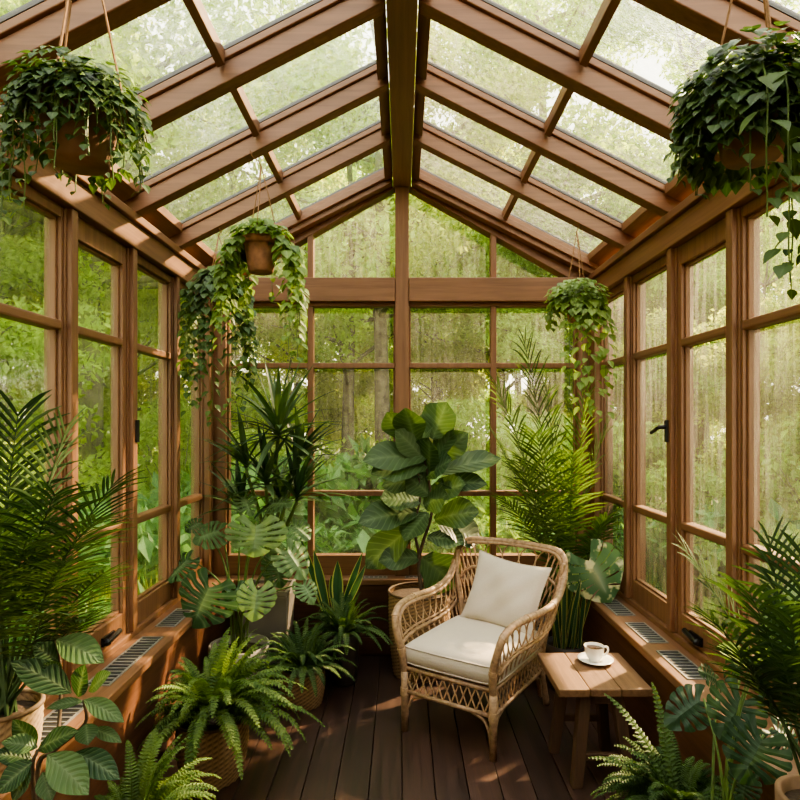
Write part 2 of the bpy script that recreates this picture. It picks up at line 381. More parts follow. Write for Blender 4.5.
# posts of the side walls
PY = [3.565, 2.985, 2.435, 1.83, 1.15, .5, -.1]
for s in (-1, 1):
    for y in PY:
        mb = MB(); a, b = sorted((s*1.325, s*1.44)); mb.box(a, b, y-.024, y+.024, LEDGE+.031, 2.460)
        a, b = sorted((s*1.347, s*1.43)); mb.box(a, b, y-.036, y+.036, LEDGE+.031, 2.460)
        struct(mb.build('trim_post', M['wood_z'], bevel=.004, org=(0, 0, 0)))
    # corner post
    mb = MB(); a, b = sorted((s*1.225, s*1.44)); mb.box(a, b, YB-.02, YB+.11, LEDGE+.002, 2.459)
    a, b = sorted((s*1.31, s*1.44)); mb.box(a, b, YB-.10, YB-.021, LEDGE+.031, 2.460)
    struct(mb.build('trim_corner_post', M['wood_z'], bevel=.005, org=(0, 0, 0)))

win_n = [0]
def window(loc):
    win_n[0] += 1
    return struct(empty('window_%d' % win_n[0], loc))
def handle(name, c, s, parent, vertical):
    mb = MB()
    x = c[0]
    if vertical:
        mb.box(min(x, x-s*.012), max(x, x-s*.012), c[1]-.014, c[1]+.014, c[2]-.055, c[2]+.055)
        if s > 0: mb.tube(crom([(x-s*.01, c[1], c[2]+.02), (x-s*.045, c[1], c[2]+.018), (x-s*.05, c[1]+.03, c[2]+.005), (x-s*.045, c[1]+.09, c[2]-.01)]), [.011]*7+[.009]*12, 8)
    else:
        mb.box(min(x, x-s*.012), max(x, x-s*.012), c[1]-.06, c[1]+.05, c[2]-.02, c[2]+.02)
        mb.tube(crom([(x-s*.008, c[1]-.045, c[2]-.004), (x-s*.026, c[1]-.045, c[2]), (x-s*.028, c[1], c[2]+.006), (x-s*.024, c[1]+.07, c[2]+.012)]), [.018]*7+[.013]*12, 8)
    o = mb.build(name, M['black'], parent, smooth=False, bevel=.002); o['label'] = 'black window latch'
    return o
# side windows
bays = [(4.09, 3.565+.036), (3.565-.036, 2.985+.036), (2.985-.036, 2.435+.036), (2.435-.036, 1.83+.036), (1.83-.036, 1.15+.046), (1.15-.046, .5+.046), (.5-.046, -.1+.046)]
for s in (-1, 1):
    for bi, (y1, y0) in enumerate(bays):
        w = window((s*1.38, (y0+y1)/2, LEDGE+.03))
        sash = bi in (2,)
        st = .036 if sash else .012
        zt0 = 2.365 if sash else 2.415; zb = .672
        xa, xb = sorted((s*1.355, s*1.415))
        mb = MB()
        mb.box(xa, xb, y0, y0+st, LEDGE+.031, 2.460); mb.box(xa, xb, y1-st, y1, LEDGE+.031, 2.460)
        mb.box(xa, xb, y0+st, y1-st, zt0, 2.460); mb.box(xa, xb, y0+st, y1-st, LEDGE+.031, zb)
        # inner beads
        xc, xd = sorted((s*1.372, s*1.40))
        mb.box(xc, xd, y0+st, y0+st+.012, zb, zt0); mb.box(xc, xd, y1-st-.012, y1-st, zb, zt0)
        mb.box(xc, xd, y0+st, y1-st, zb, zb+.012); mb.box(xc, xd, y0+st, y1-st, zt0-.012, zt0)
        mb.build('window_frame', M['wood_z'], w, bevel=.003)
        mb = MB()
        for z in (1.985, 1.095): mb.box(*sorted((s*1.352, s*1.412)), y0+st+.001, y1-st-.001, z-.02, z+.02)
        mb.build('glazing_bar', M['wood_y'], w, bevel=.008)
        mb = MB(); x = s*1.39
        mb.add([(x, y0+st, zb), (x, y1-st, zb), (x, y1-st, zt0), (x, y0+st, zt0)], [(0, 1, 2, 3)])
        mb.build('pane', M['glass_side'], w)
        if sash: handle('window_handle', (s*1.355, 2.76, .605), s, w, False)
        if bi == 1: handle('window_handle', (s*1.327, 2.995, 1.555), s, w, True)
# back wall
BY0, BY1 = YB, YB+.08
mb = MB(); mb.box(-.0475, .0475, BY0-.03, BY1, LEDGE+.002, 3.231); struct(mb.build('trim_center_post', M['wood_z'], bevel=.004, org=(0, 0, 0)))
for s in (-1, 1):
    mb = MB(); a, b = sorted((s*.0485, s*1.313)); mb.box(a, b, BY0-.045, BY1, 2.435, 2.60); struct(mb.build('trim_tie_beam', M['wood_x'], bevel=.005, org=(0, 0, 0)))
for s in (-1, 1):
    w = window((s*.63, YB+.03, LEDGE))
    a, b = sorted((s*.0485, s*1.224))
    mb = MB(); mb.box(a, b, BY0, BY1, LEDGE+.002, .668); mb.box(a, b, BY0, BY1, 2.408, 2.434)
    mb.box(a, a+.012, BY0+.015, BY1-.01, .668, 2.408); mb.box(b-.012, b, BY0+.015, BY1-.01, .668, 2.408)
    mb.build('window_frame', M['wood_x'], w, bevel=.003)
    mb = MB(); mb.box(s*.64-.02, s*.64+.02, BY0-.002, BY1-.01, .669, 2.407)
    for z in (1.995, 1.1): mb.box(a, b, BY0+.002, BY1-.012, z-.018, z+.018)
    mb.build('glazing_bar', M['wood_z'], w, bevel=.004)
    mb = MB(); y = YB+.045; mb.add([(a, y, .668), (b, y, .668), (b, y, 2.408), (a, y, 2.408)], [(0, 1, 2, 3)])
    mb.build('pane', M['glass_back'], w)
    # gable light
    w = window((s*.63, YB+.03, 2.6))
    x0, x1 = s*.0485, s*1.30
    mb = MB(); mb.hexa([(s*.64-.02, BY0, 2.601), (s*.64+.02, BY0, 2.601), (s*.64+.02, BY1-.01, 2.601), (s*.64-.02, BY1-.01, 2.601)],
                       [(s*.64-.02, BY0, rz_(s*.64-.02)), (s*.64+.02, BY0, rz_(s*.64+.02)), (s*.64+.02, BY1-.01, rz_(s*.64+.02)), (s*.64-.02, BY1-.01, rz_(s*.64-.02))])
    mb.build('glazing_bar', M['wood_z'], w, bevel=.003)
    mb = MB(); y = YB+.045; mb.add([(x0, y, 2.60), (x1, y, 2.60), (x1, y, rz_(x1)-.02), (x0, y, rz_(x0)-.02)], [(0, 1, 2, 3)])
    mb.build('pane', M['glass_back'], w)

for s in (-1, 1):   # gable board under the end rafter
    q = [(.048, 3.235), (1.17, 2.602), (1.29, 2.602), (1.29, rz_(1.29)), (.048, rz_(.048))]
    q = [(s*a, b) for a, b in q]; k = len(q); mb = MB()
    vs = [(a, YB-.005, b) for a, b in q]+[(a, YB+.1, b) for a, b in q]
    f = [tuple(range(k)), tuple(range(k, 2*k))[::-1]]+[(i, i+k, (i+1) % k+k, (i+1) % k) for i in range(k)]
    if s < 0: f = [t_[::-1] for t_ in f]
    mb.add(vs, f); struct(mb.build('trim_gable_board', M['wood_x'], bevel=.004, org=(0, 0, 0)))
# roof: ridge, rafters, glazing
mb = MB(); mb.box(-.062, .062, Y0, YB+.1, 3.232, 3.56); struct(mb.build('trim_ridge_beam', M['ridge'], bevel=.006, org=(0, 0, 0)))
RY = [4.165, 3.52, 2.95, 2.38, 1.835, 1.24, .65, .06, -.45]
HW = .036
def slab(mb, s, xa, xb, y0, y1, za, zb):   # a bar lying along the roof slope
    z = lambda x, o: rz_(x)+o
    b = [(s*xa, y0, z(xa, za)), (s*xb, y0, z(xb, za)), (s*xb, y1, z(xb, za)), (s*xa, y1, z(xa, za))]
    t = [(s*xa, y0, z(xa, zb)), (s*xb, y0, z(xb, zb)), (s*xb, y1, z(xb, zb)), (s*xa, y1, z(xa, zb))]
    if s < 0: b.reverse(); t.reverse()
    mb.hexa(b, t)
for s in (-1, 1):
    for k, y in enumerate(RY):
        mb = MB(); hw = HW if k else .05
        slab(mb, s, .068, 1.36, y-hw, y+hw, 0, .085)
        slab(mb, s, .068, 1.36, y-hw-.014, y+hw+.014, .0855, .118)
        if k == 0: slab(mb, s, .068, 1.36, y-hw-.03, y+hw+.02, .04, .084)
        struct(mb.build('trim_rafter', M['wood_x'], bevel=.004, org=(0, 0, 0)))
    for k in range(len(RY)-1):
        yb, ya = RY[k]-.051, RY[k+1]+.051
        w = window((s*.7, (ya+yb)/2, rz_(.7)))
        mb = MB()
        slab(mb, s, .068, .118, ya, yb, .03, .118); slab(mb, s, 1.27, 1.36, ya, yb, .07, .118)
        mb.build('window_frame', M['wood_y'], w, bevel=.003)
        mb = MB(); slab(mb, s, .688, .716, ya, yb, .06, .118); mb.build('glazing_bar', M['wood_y'], w, bevel=.003)
        mb = MB()
        slab(mb, s, .118, 1.36, yb, yb+.012, .119, .137); slab(mb, s, .118, 1.36, ya-.012, ya, .119, .137)
        mb.build('glazing_seal', M['gasket'], w)
        mb = MB(); z = .128
        mb.add([(s*.09, ya-.03, rz_(.09)+z), (s*1.42, ya-.03, rz_(1.42)+z), (s*1.42, yb+.03, rz_(1.42)+z), (s*.09, yb+.03, rz_(.09)+z)], [(0, 1, 2, 3)])
        mb.build('pane', M['glass_roof'], w)

# ------------------------------------------------------------------ vents in the ledges
def vent(x0, x1, y0, y1, z, n, along, label, group):
    e = empty('vent_grille', ((x0+x1)/2, (y0+y1)/2, z), label, 'vent', group)
    fr = .008
    mb = MB(); mb.box(x0, x1, y0, y0+fr, z, z+.005); mb.box(x0, x1, y1-fr, y1, z, z+.005)
    mb.box(x0, x0+fr, y0+fr, y1-fr, z, z+.005); mb.box(x1-fr, x1, y0+fr, y1-fr, z, z+.005)
    gm = mb
    mb = MB(); mb.box(x0+fr, x1-fr, y0+fr, y1-fr, z+.0005, z+.0015); mb.build('backing', M['dark'], e)
    mb = gm
    for i in range(1, n):
        if along == 'y': y = y0+(y1-y0)*i/n; mb.box(x0+fr, x1-fr, y-.004, y+.004, z+.0016, z+.0045)
        else: x = x0+(x1-x0)*i/n; mb.box(x-.0045, x+.0045, y0+fr, y1-fr, z+.0016, z+.0045)
    mb.build('grille', M['steel'], e)
for (y0, y1, n, lab) in ((3.31, 3.61, 9, 'metal vent grille in the right ledge, farthest of three, by the variegated leaf'),
                         (2.90, 3.19, 9, 'metal vent grille in the right ledge, middle one of three'),
                         (2.49, 2.80, 9, 'metal vent grille in the right ledge, nearest, behind the dark monstera leaf')):
    vent(1.185, 1.29, y0, y1, LEDGE, n, 'y', lab, 'vents in the right ledge')
for (y0, y1, n, lab) in ((3.13, 3.43, 9, 'metal vent grille in the left ledge, farthest one, beside the monstera'),
                         (2.43, 2.98, 16, 'long metal vent grille in the left ledge behind the big fern'),
                         (2.00, 2.30, 9, 'metal vent grille in the left ledge, nearest, beside the potted palm')):
    vent(-1.29, -1.185, y0, y1, LEDGE, n, 'y', lab, 'vents in the left ledge')
vent(-.32, -.10, 4.10, 4.15, LEDGE+.001, 7, 'x', 'narrow metal vent grille in the back ledge left of the fig pot', 'vents in the back ledge')
vent(.02, .20, 4.10, 4.15, LEDGE+.001, 6, 'x', 'narrow metal vent grille in the back ledge behind the fig trunk', 'vents in the back ledge')

# ------------------------------------------------------------------ rattan armchair
def chair():
    e = empty('rattan_armchair', (.40, 3.245, 0), 'natural rattan armchair with open lattice arms and back on four legs', 'armchair', rz=math.radians(-33.5))
    B = lambda mb, n, m, p=e, **k: mb.build(n, m, p, world=False, **k)
    def side(s): return [(s*.25, -.32, .30), (s*.258, -.34, .42), (s*.285, -.348, .52), (s*.305, -.325, .59), (s*.32, -.25, .625),
                         (s*.335, -.10, .625), (s*.345, .08, .612), (s*.35, .22, .615), (s*.352, .33, .645), (s*.35, .405, .72), (s*.34, .445, .80), (s*.305, .465, .845), (s*.23, .475, .862)]
    rail = crom(side(1)+[(0, .485, .87)]+side(-1)[::-1], 6)
    mb = MB(); mb.tube(rail, .019, 10)
    off = [p+V((0, 0, -.012))+V((-p.x, .05-p.y, 0)).normalized()*.024 for p in rail[10:-10]]
    mb.tube(off, .010, 8)
    ro = B(mb, 'arm_and_back_rail', M['rattan'], smooth=True)
    # wrapped bindings
    for i in list(range(6, len(rail)-6, 12)):
        d = (rail[i+1]-rail[i-1]).normalized()
        mb = MB(); mb.tube([rail[i]-d*.012, rail[i]+d*.012], .0215, 12); B(mb, 'binding', M['rattan_weave'], ro)
    def bind(sx, sy, leg): mb = MB(); mb.tube([(sx*.25, sy*.32, .185), (sx*.25, sy*.32, .225)], .0235, 12); B(mb, 'binding', M['rattan_weave'], leg)
    for sx in (-1, 1):
        mb = MB(); mb.tube([(sx*.25, -.32, 0), (sx*.25, -.32, .2), (sx*.25, -.32, .31)], [.019, .02, .021], 10); bind(sx, -1, B(mb, 'leg', M['rattan'], smooth=True))
        mb = MB(); mb.tube(crom([(sx*.265, .36, 0), (sx*.25, .32, .2), (sx*.255, .325, .33), (sx*.28, .36, .5), (sx*.325, .39, .66), (sx*.338, .42, .80)]), [.019, .016], 10); bind(sx, 1, B(mb, 'leg', M['rattan'], smooth=True))
    # seat frame: two rails around, braces
    mb = MB(); cr = [(-.25, -.32), (.25, -.32), (.25, .32), (-.25, .32)]
    for z in (.205, .325):
        for i in range(4):
            a, b = cr[i], cr[(i+1) % 4]; mb.tube([(a[0], a[1], z), (b[0], b[1], z)], .0115, 8)
    for i in range(4):
        a, b = V((*cr[i], 0)), V((*cr[(i+1) % 4], 0)); d = (b-a).normalized()
        for q, dd in ((a, d), (b, -d)):
            mb.tube(crom([q+dd*.012+V((0, 0, .06)), q+dd*.02+V((0, 0, .12)), q+dd*.05+V((0, 0, .175)), q+dd*.11+V((0, 0, .197))]), .008, 6)
    for k in range(9): mb.tube([(-.25, -.28+k*.07, .325), (.25, -.28+k*.07, .325)], .006, 5)
    B(mb, 'seat_frame', M['rattan'], smooth=True)
    # skirt lattice
    mb = MB()
    for i in range(4):
        a, b = V((*cr[i], 0)), V((*cr[(i+1) % 4], 0)); n = 11 if i % 2 == 0 else 14
        for k in range(n):
            for q in (0, 1):
                t0, t1 = (k+(q))/n, (k+(1-q))/n
                mb.tube([a.lerp(b, t0)+V((0, 0, .21)), a.lerp(b, t1)+V((0, 0, .32))], .0042, 5)
    B(mb, 'skirt_lattice', M['rattan_weave'])
    # arms lattice
    for s in (-1, 1):
        top = crom(side(s)[1:10], 6); nt_ = len(top)
        def T(u): f = max(0, min(1, u))*(nt_-1); i = min(int(f), nt_-2); return top[i].lerp(top[i+1], f-i)
        def Bt(u): return V((s*.25, -.32, .335)).lerp(V((s*.25, .325, .335)), max(0, min(1, u)))
        def S(u, v):
            a, b = Bt(u), T(.12+.88*u); p = a.lerp(b, v); p.x += s*.03*math.sin(PI*v)*.6; return p
        mb = MB(); n = 13
        for k in range(n+1):
            for q in (-1, 1):
                pts = []
                for j in range(9):
                    v = j/8; u = k/n+q*.5/n*math.sin(PI*2*v)*1.05
                    if -0.01 <= u <= 1.01: pts.append(S(u, v))
                if len(pts) > 2: mb.tube(pts, .0040, 5)
        B(mb, 'arm_lattice', M['rattan_weave'])
        mb = MB(); mb.tube([S(i/12, .42) for i in range(13)], .0105, 8); mb.tube([S(i/12, .50) for i in range(13)], .006, 6)
        B(mb, 'arm_cross_rail', M['rattan'], smooth=True)
    # back lattice
    bt = crom(side(-1)[9:]+[(0, .485, .87)]+side(1)[:8:-1], 6)
    def TB(u): f = max(0, min(1, u))*(len(bt)-1); i = min(int(f), len(bt)-2); return bt[i].lerp(bt[i+1], f-i)
    def SB(u, v):
        a = V((-.25, .32, .335)).lerp(V((.25, .32, .335)), u); p = a.lerp(TB(u), v); p.y += .02*math.sin(PI*v); return p
    mb = MB(); n = 16
    for k in range(n+1):
        for q in (-1, 1):
            pts = []
            for j in range(13):
                v = j/12; u = k/n+q*.5/n*math.sin(PI*3*v)*1.05
                if -.01 <= u <= 1.01: pts.append(SB(max(0, min(1, u)), v))
            if len(pts) > 2: mb.tube(pts, .0040, 5)
    B(mb, 'back_lattice', M['rattan_weave'])
    mb = MB(); mb.tube([SB(i/12, .36) for i in range(13)], .0105, 8); mb.tube([SB(i/12, .70) for i in range(13)], .009, 8)
    B(mb, 'back_cross_rail', M['rattan'], smooth=True)
    return e
chair()
CH = Matrix.Translation((.40, 3.245, 0)) @ Matrix.Rotation(math.radians(-33.5), 4, 'Z')

def rounded_box_grid(mb, hx, hy, h, nx=22, ny=22, crown=.02, edge=.03, xf=Matrix()):
    """cushion: top and bottom surfaces bulging, straight boxing side"""
    import itertools
    def rim(u, v):    # superellipse-ish outline
        a = max(abs(u), abs(v)); return a
    vs = []; fs = []
    def grid(zs, flip):
        o = len(vs)
        for j in range(ny+1):
            for i in range(nx+1):
                u, v = -1+2*i/nx, -1+2*j/ny
                cu = u*(1-.035*v*v*v*v*abs(u)); cv = v*(1-.035*u**4*abs(v))
                k = (1-u**4)*(1-v**4)
                z = zs*(h/2+crown*k**.5 - (edge*.35)*max(abs(u), abs(v))**14)
                z += .002*math.sin(u*5+v*3)*k
                vs.append(xf @ V((cu*hx, cv*hy, z)))
        for j in range(ny):
            for i in range(nx):
                q = (o+j*(nx+1)+i, o+j*(nx+1)+i+1, o+(j+1)*(nx+1)+i+1, o+(j+1)*(nx+1)+i)
                fs.append(q if not flip else q[::-1])
        return o
    a = grid(1, False); b = grid(-1, True)
    ring = [i for i in range(nx)]+[nx+j*(nx+1) for j in range(ny)]+[ny*(nx+1)+nx-i for i in range(nx)]+[(ny-j)*(nx+1) for j in range(ny)]
    n = len(ring)
    # a bulged middle ring
    mid = len(vs)
    for k in ring:
        p = (vs[a+k]+vs[b+k])*.5; c = xf @ V((0, 0, 0)); d = p-c; vs.append(p+d.normalized()*.008)
    for k in range(n):
        k2 = (k+1) % n
        fs.append((a+ring[k2], a+ring[k], mid+k, mid+k2)); fs.append((mid+k2, mid+k, b+ring[k], b+ring[k2]))
    mb.add(vs, fs)
    return [vs[a+k] for k in ring], [vs[b+k] for k in ring]
org = CH @ V((0, -.01, .34))
e = empty('seat_cushion', org, 'thick cream linen seat cushion lying in the rattan armchair', 'cushion')
mb = MB(); r1, r2 = rounded_box_grid(mb, .262, .305, .102, xf=CH @ Matrix.Translation((.004, -.024, .394)))
cv = mb.build('cover', M['linen'], e, smooth=True)
for rr in (r1, r2):
    mb = MB(); mb.tube(rr, .0042, 6, closed=True); mb.build('piping', M['piping'], cv, smooth=True)
# throw pillow
def pillow(mb, hw, hh, th, xf, n=26):
    vs = []; fs = []
    for sgn in (1, -1):
        o = len(vs)
        for j in range(n+1):
            for i in range(n+1):
                u, v = -1+2*i/n, -1+2*j/n
                k = max(0, (1-u*u)*(1-v*v)); x = u*(1-.09*(1-v*v))*hw; y = v*(1-.11*(1-u*u))*hh
                z = sgn*th*(k**.42)+.010*math.sin(4*u+2*v)*k+.006*math.sin(9*u-7*v)*k**.6
                vs.append(xf @ V((x, y, z)))
        for j in range(n):
            for i in range(n):
                q = (o+j*(n+1)+i, o+j*(n+1)+i+1, o+(j+1)*(n+1)+i+1, o+(j+1)*(n+1)+i)
                fs.append(q if sgn > 0 else q[::-1])
    mb.add(vs, fs)
    return [vs[i] for i in ([i for i in range(n)]+[n+j*(n+1) for j in range(n)]+[n*(n+1)+n-i for i in range(n)]+[(n-j)*(n+1) for j in range(n)])]
PX = CH @ Matrix.Translation((.055, .255, .620)) @ Matrix.Rotation(math.radians(-4), 4, 'Z') @ Matrix.Rotation(math.radians(66), 4, 'X') @ Matrix.Rotation(math.radians(-5), 4, 'Z')
e = empty('throw_pillow', CH @ V((0, .2, .45)), 'square cream throw pillow leaning against the chair back', 'pillow')
mb = MB(); seam = pillow(mb, .235, .205, .066, PX); cv = mb.build('cover', M['linen_pil'], e, smooth=True)
mb = MB(); mb.tube(seam, .003, 5, closed=True); mb.build('seam', M['piping'], cv, smooth=True)

# ------------------------------------------------------------------ side table, cup, saucer
e = empty('side_table', (.885, 2.81, 0), 'small rustic wooden side table with splayed legs beside the armchair', 'table')
mb = MB()
for k in range(3):
    x0 = .68+k*.137; mb.box(x0+.0008, x0+.136, 2.60+.002*k, 3.02, .405, .44)
mb.build('table_top', M['table'], e, bevel=.005)
legs = [((.765, 2.635), (.815, 2.68)), ((1.00, 2.635), (.955, 2.68)), ((.735, 2.915), (.80, 2.94)), ((.99, 2.93), (.965, 2.94))]
for (b, t) in legs:
    mb = MB(); h0, h1 = .023, .026
    mb.hexa([(b[0]-h0, b[1]-h0, 0), (b[0]+h0, b[1]-h0, 0), (b[0]+h0, b[1]+h0, 0), (b[0]-h0, b[1]+h0, 0)],
            [(t[0]-h1, t[1]-h1, .404), (t[0]+h1, t[1]-h1, .404), (t[0]+h1, t[1]+h1, .404), (t[0]-h1, t[1]+h1, .404)])
    mb.build('leg', M['table_leg'], e, bevel=.004)
def lp(l, z): b, t = l; k = z/.404; return (b[0]+(t[0]-b[0])*k, b[1]+(t[1]-b[1])*k)
for a, b, z in ((0, 1, .125), (2, 3, .16)):
    p, q = lp(legs[a], z), lp(legs[b], z); mb = MB(); mb.box(p[0]+.02, q[0]-.02, p[1]-.012, p[1]+.012, z-.015, z+.015); mb.build('stretcher', M['table_leg'], e, bevel=.003)
for a, b in ((0, 1), (2, 3)):
    p, q = lp(legs[a], .375), lp(legs[b], .375); mb = MB(); mb.box(p[0]+.022, q[0]-.022, p[1]-.01, p[1]+.01, .345, .404); mb.build('apron', M['table_leg'], e, bevel=.003)
sc = (.935, 2.90, .4405)
mb = MB(); mb.lathe([(.035, 0), (.04, .003), (.065, .008), (.083, .016), (.084, .018), (.064, .0125), (.036, .007), (.002, .0065)], sc, 48)
o = mb.build('saucer', M['china'], smooth=True); tag(o, 'round white saucer under the cup on the side table', 'saucer')
cc = (sc[0]-.006, sc[1], sc[2]+.0075)
e = empty('coffee_cup', cc, 'white coffee cup filled with black coffee on a white saucer', 'cup')
mb = MB(); mb.lathe([(.024, 0), (.026, .006), (.034, .016), (.043, .036), (.0475, .07), (.0485, .071), (.046, .068), (.041, .036), (.03, .014), (.002, .01)], cc, 48)
mb.build('cup_body', M['china'], e, smooth=True)
mb = MB(); mb.lathe([(.0445, .058), (.002, .0585)], cc, 40); mb.build('coffee', M['coffee'], e)['label'] = 'dark coffee'
mb = MB(); mb.tube(crom([V(cc)+V((.043, .01, .058)), V(cc)+V((.066, .014, .06)), V(cc)+V((.072, .016, .04)), V(cc)+V((.055, .012, .022)), V(cc)+V((.035, .008, .022))]), .0048, 8)
mb.build('handle', M['china'], e, smooth=True)

# ------------------------------------------------------------------ pots
def pot(e, c, r0, r1, h, mat, soil=.03, rim=.0):
    mb = MB()
    prof = [(r0*.9, 0), (r0, .008)]+[(r0+(r1-r0)*t, .008+(h-.008)*t) for t in (.25, .5, .75)]
    if rim: prof += [(r1-.002, h-rim), (r1+.010, h-rim+.004), (r1+.011, h-.004)]
    prof += [(r1, h-.001 if not rim else h), (r1-.014, h), (r1-.018, h-soil-.02), (.001, h-soil-.021)]
    mb.lathe(prof, c, 40); po = mb.build('pot', mat, e, smooth=True)
    mb = MB(); n = 24
    rs = r1-.017
    mb.lathe([(rs, h-soil), (rs*.6, h-soil+.006), (.002, h-soil+.01)], c, n); mb.build('soil', M['soil'], po)
def basket(e, c, r0, r1, h, mat, bulge=.02):
    mb = MB(); rows = int(h/.011); prof = []
    prof.append((.002, .002))
    for i in range(rows+1):
        t = i/rows; prof.append((r0+(r1-r0)*t+bulge*math.sin(PI*t), h*t))
    mb.lathe(prof, c, 80, .0035, 20, cap=False)
    po = mb.build('basket', mat, e, smooth=True)
    mb = MB(); ring = [(c[0]+(r1)*math.cos(2*PI*i/40), c[1]+(r1)*math.sin(2*PI*i/40), c[2]+h) for i in range(40)]
    mb.tube(ring, .008, 8, closed=True); mb.build('rim', mat, po, smooth=True)
    mb = MB(); mb.lathe([(r1-.004, h-.03), (.002, h-.02)], c, 24); mb.build('soil', M['soil'], po)

def tab(vals):
    n = len(vals)-1
    def f(t):
        q = min(max(t, 0), 1)*n; i = min(int(q), n-1); u = q-i; u = u*u*(3-2*u)*.5+u*.5
        return max(.02, vals[i]+(vals[i+1]-vals[i])*u)
    return f
pr_heart = tab([.35, .95, 1.0, .72, .36, .03])
pr_fiddle = tab([.12, .50, .60, .74, .92, 1.0, .97, .82, .45, .03])
pr_ov = tab([.05, .42, .72, .92, 1.0, .97, .84, .62, .34, .02])
def pr_sword(t): return max(.02, min(1, .55+1.6*t)*(1-t**3.0))

# ------------------------------------------------------------------ plant generators
def frond_fern(mb, base, az, L, el, droop, w, tone):
    d = V((math.cos(az)*math.cos(el), math.sin(az)*math.cos(el), math.sin(el))); p = V(base)
    n = 26; pts = [p.copy()]
    ds = [d.copy()]
    for i in range(n):
        d = (d+V((0, 0, -1))*(droop/n)*(0.4+1.4*i/n)+V((R(-.02, .02), R(-.02, .02), 0))).normalized(); p = p+d*(L/n); pts.append(p.copy()); ds.append(d.copy())
    mb.tube(pts[::3], [.0022, .0008], 3, tone=tone)
    for i in range(3, n+1):
        t = i/n; k = (min(1, t*3.2)*(1-t)**.62)
        lw = w*k+.006
        side = ds[i].cross(UP).normalized(); nr = side.cross(ds[i])
        for s in (-1, 1):
            dd = (side*s+ds[i]*.38+nr*R(-.12, .22)).normalized()
            b = pts[i]; pw = L/n*1.0; q = ds[i]*pw*.5
            tip = b+dd*lw+V((0, 0, -lw*.22)); m1 = b+dd*lw*.45
            tn = max(0, min(1, tone+R(-.15, .15)))
            mb.add([b-q*.7, m1-q*1.05+nr*.002, tip, m1+q*1.05+nr*.002, b+q*.7, b+dd*lw*.5-nr*.002], [(0, 1, 5), (1, 2, 5), (2, 3, 5), (3, 4, 5), (4, 0, 5)], tn, [.3, 0, 0, 0, .3, .6])
def fern(c, zt, n, L, w, seed, mat='l_fern', elmin=.1, lim=None):
    random.seed(seed); mb = MB()
    for i in range(n):
        az = 2*PI*i/n*2.618+R(-.2, .2); t = i/n
        el = elmin+(1.35-elmin)*(1-t)**.8+R(-.12, .12)
        l = L*R(.72, 1.08)*(1-.18*(1-t))
        if lim: l *= lim(az)
        b = V((c[0]+math.cos(az)*.03, c[1]+math.sin(az)*.03, zt))
        frond_fern(mb, b, az, l, el, R(1.2, 2.1), w*R(.85, 1.15), max(0, min(1, .45+R(-.35, .45))))
    return mb
def palm_frond(mb, base, d, L, droop, lw, n=34, tone=.5, start=.18, width=.02, up=.35, side_curve=0, stem=.006):
    d = V(d).normalized(); p = V(base); pts = [p.copy()]; ds = [d.copy()]; m = n
    s0 = d.cross(UP).normalized() if abs(d.z) < .99 else V((1, 0, 0))
    for i in range(m):
        d = (d+V((0, 0, -1))*(droop/m)*(.3+1.4*i/m)+s0*(side_curve/m)).normalized(); p = p+d*(L/m); pts.append(p.copy()); ds.append(d.copy())
    mb.tube(pts, [stem, .0012], 5, tone=min(1, tone+.2))
    for i in range(int(m*start), m+1):
        t = (i/m-start)/(1-start); k = (.45+.9*math.sin(PI*min(1, .12+t*.8)))*.75
        side = ds[i].cross(UP)
        if side.length < .05: side = s0.copy()
        side.normalize(); nr = side.cross(ds[i])
        for s in (-1, 1):
            dd = side*s*(1-.45*t)+ds[i]*(.5+.5*t)+nr*(up+R(-.12, .12))
            mb.leaf(pts[i], dd, nr, lw*k*R(.9, 1.1), width, lambda q: max(.03, math.sin(PI*(.1+.88*q))**.6), 4, R(.35, .75), .25, max(0, min(1, tone+R(-.3, .3))))
def heart(mb, p, d, up, L, tone):
    mb.leaf(p, d, up, L, L*.82, pr_heart, 5, .5, .18, tone)
def vine(mb, smb, start, out, length, leafL, tone0, sway=.02, gap=.032, fill=None):
    """a trailing stem with heart leaves"""
    p = V(start); d = (V(out)+V((0, 0, .25))).normalized(); pts = [p.copy()]; n = max(4, int(length/gap))
    ph = R(0, 6)
    for i in range(n):
        d = (d+V((0, 0, -1))*(.55 if i < 5 else .3)+V((math.sin(i*.9+ph)*sway*3, math.cos(i*.7+ph)*sway*3, 0))).normalized()
        p = p+d*gap; pts.append(p.copy())
        az = R(0, 2*PI); q = V((math.cos(az), math.sin(az)-.35, R(-.5, .3))).normalized()
        pb = p+q*leafL*.35
        sz = leafL*R(.65, 1.15)*(1-.35*i/n)
        ld = (q+V((0, 0, -.75))).normalized(); upv = V((q.x, q.y-.5, .7))
        heart(mb, pb, ld, upv, sz, max(0, min(1, tone0+R(-.35, .4))))
        smb.tube([p, pb], .0009, 3)
    smb.tube(pts, .0016, 4)
def bush(mb, c, rx, rz, n, leafL, tone0, flat=1):
    for i in range(n):
        az = R(0, 2*PI); el = math.asin(R(-.25, 1)); q = V((math.cos(az)*math.cos(el), math.sin(az)*math.cos(el), math.sin(el)))
        k = R(.55, 1.05); p = V(c)+V((q.x*rx*k, q.y*rx*k, q.z*rz*k))
        d = V((q.x, q.y, -.35+R(-.5, .4))).normalized(); upv = V((q.x*.6, q.y*.6-.25, 1))
        heart(mb, p, d, upv, leafL*R(.6, 1.15), max(0, min(1, tone0+R(-.4, .4)+.25*q.z)))
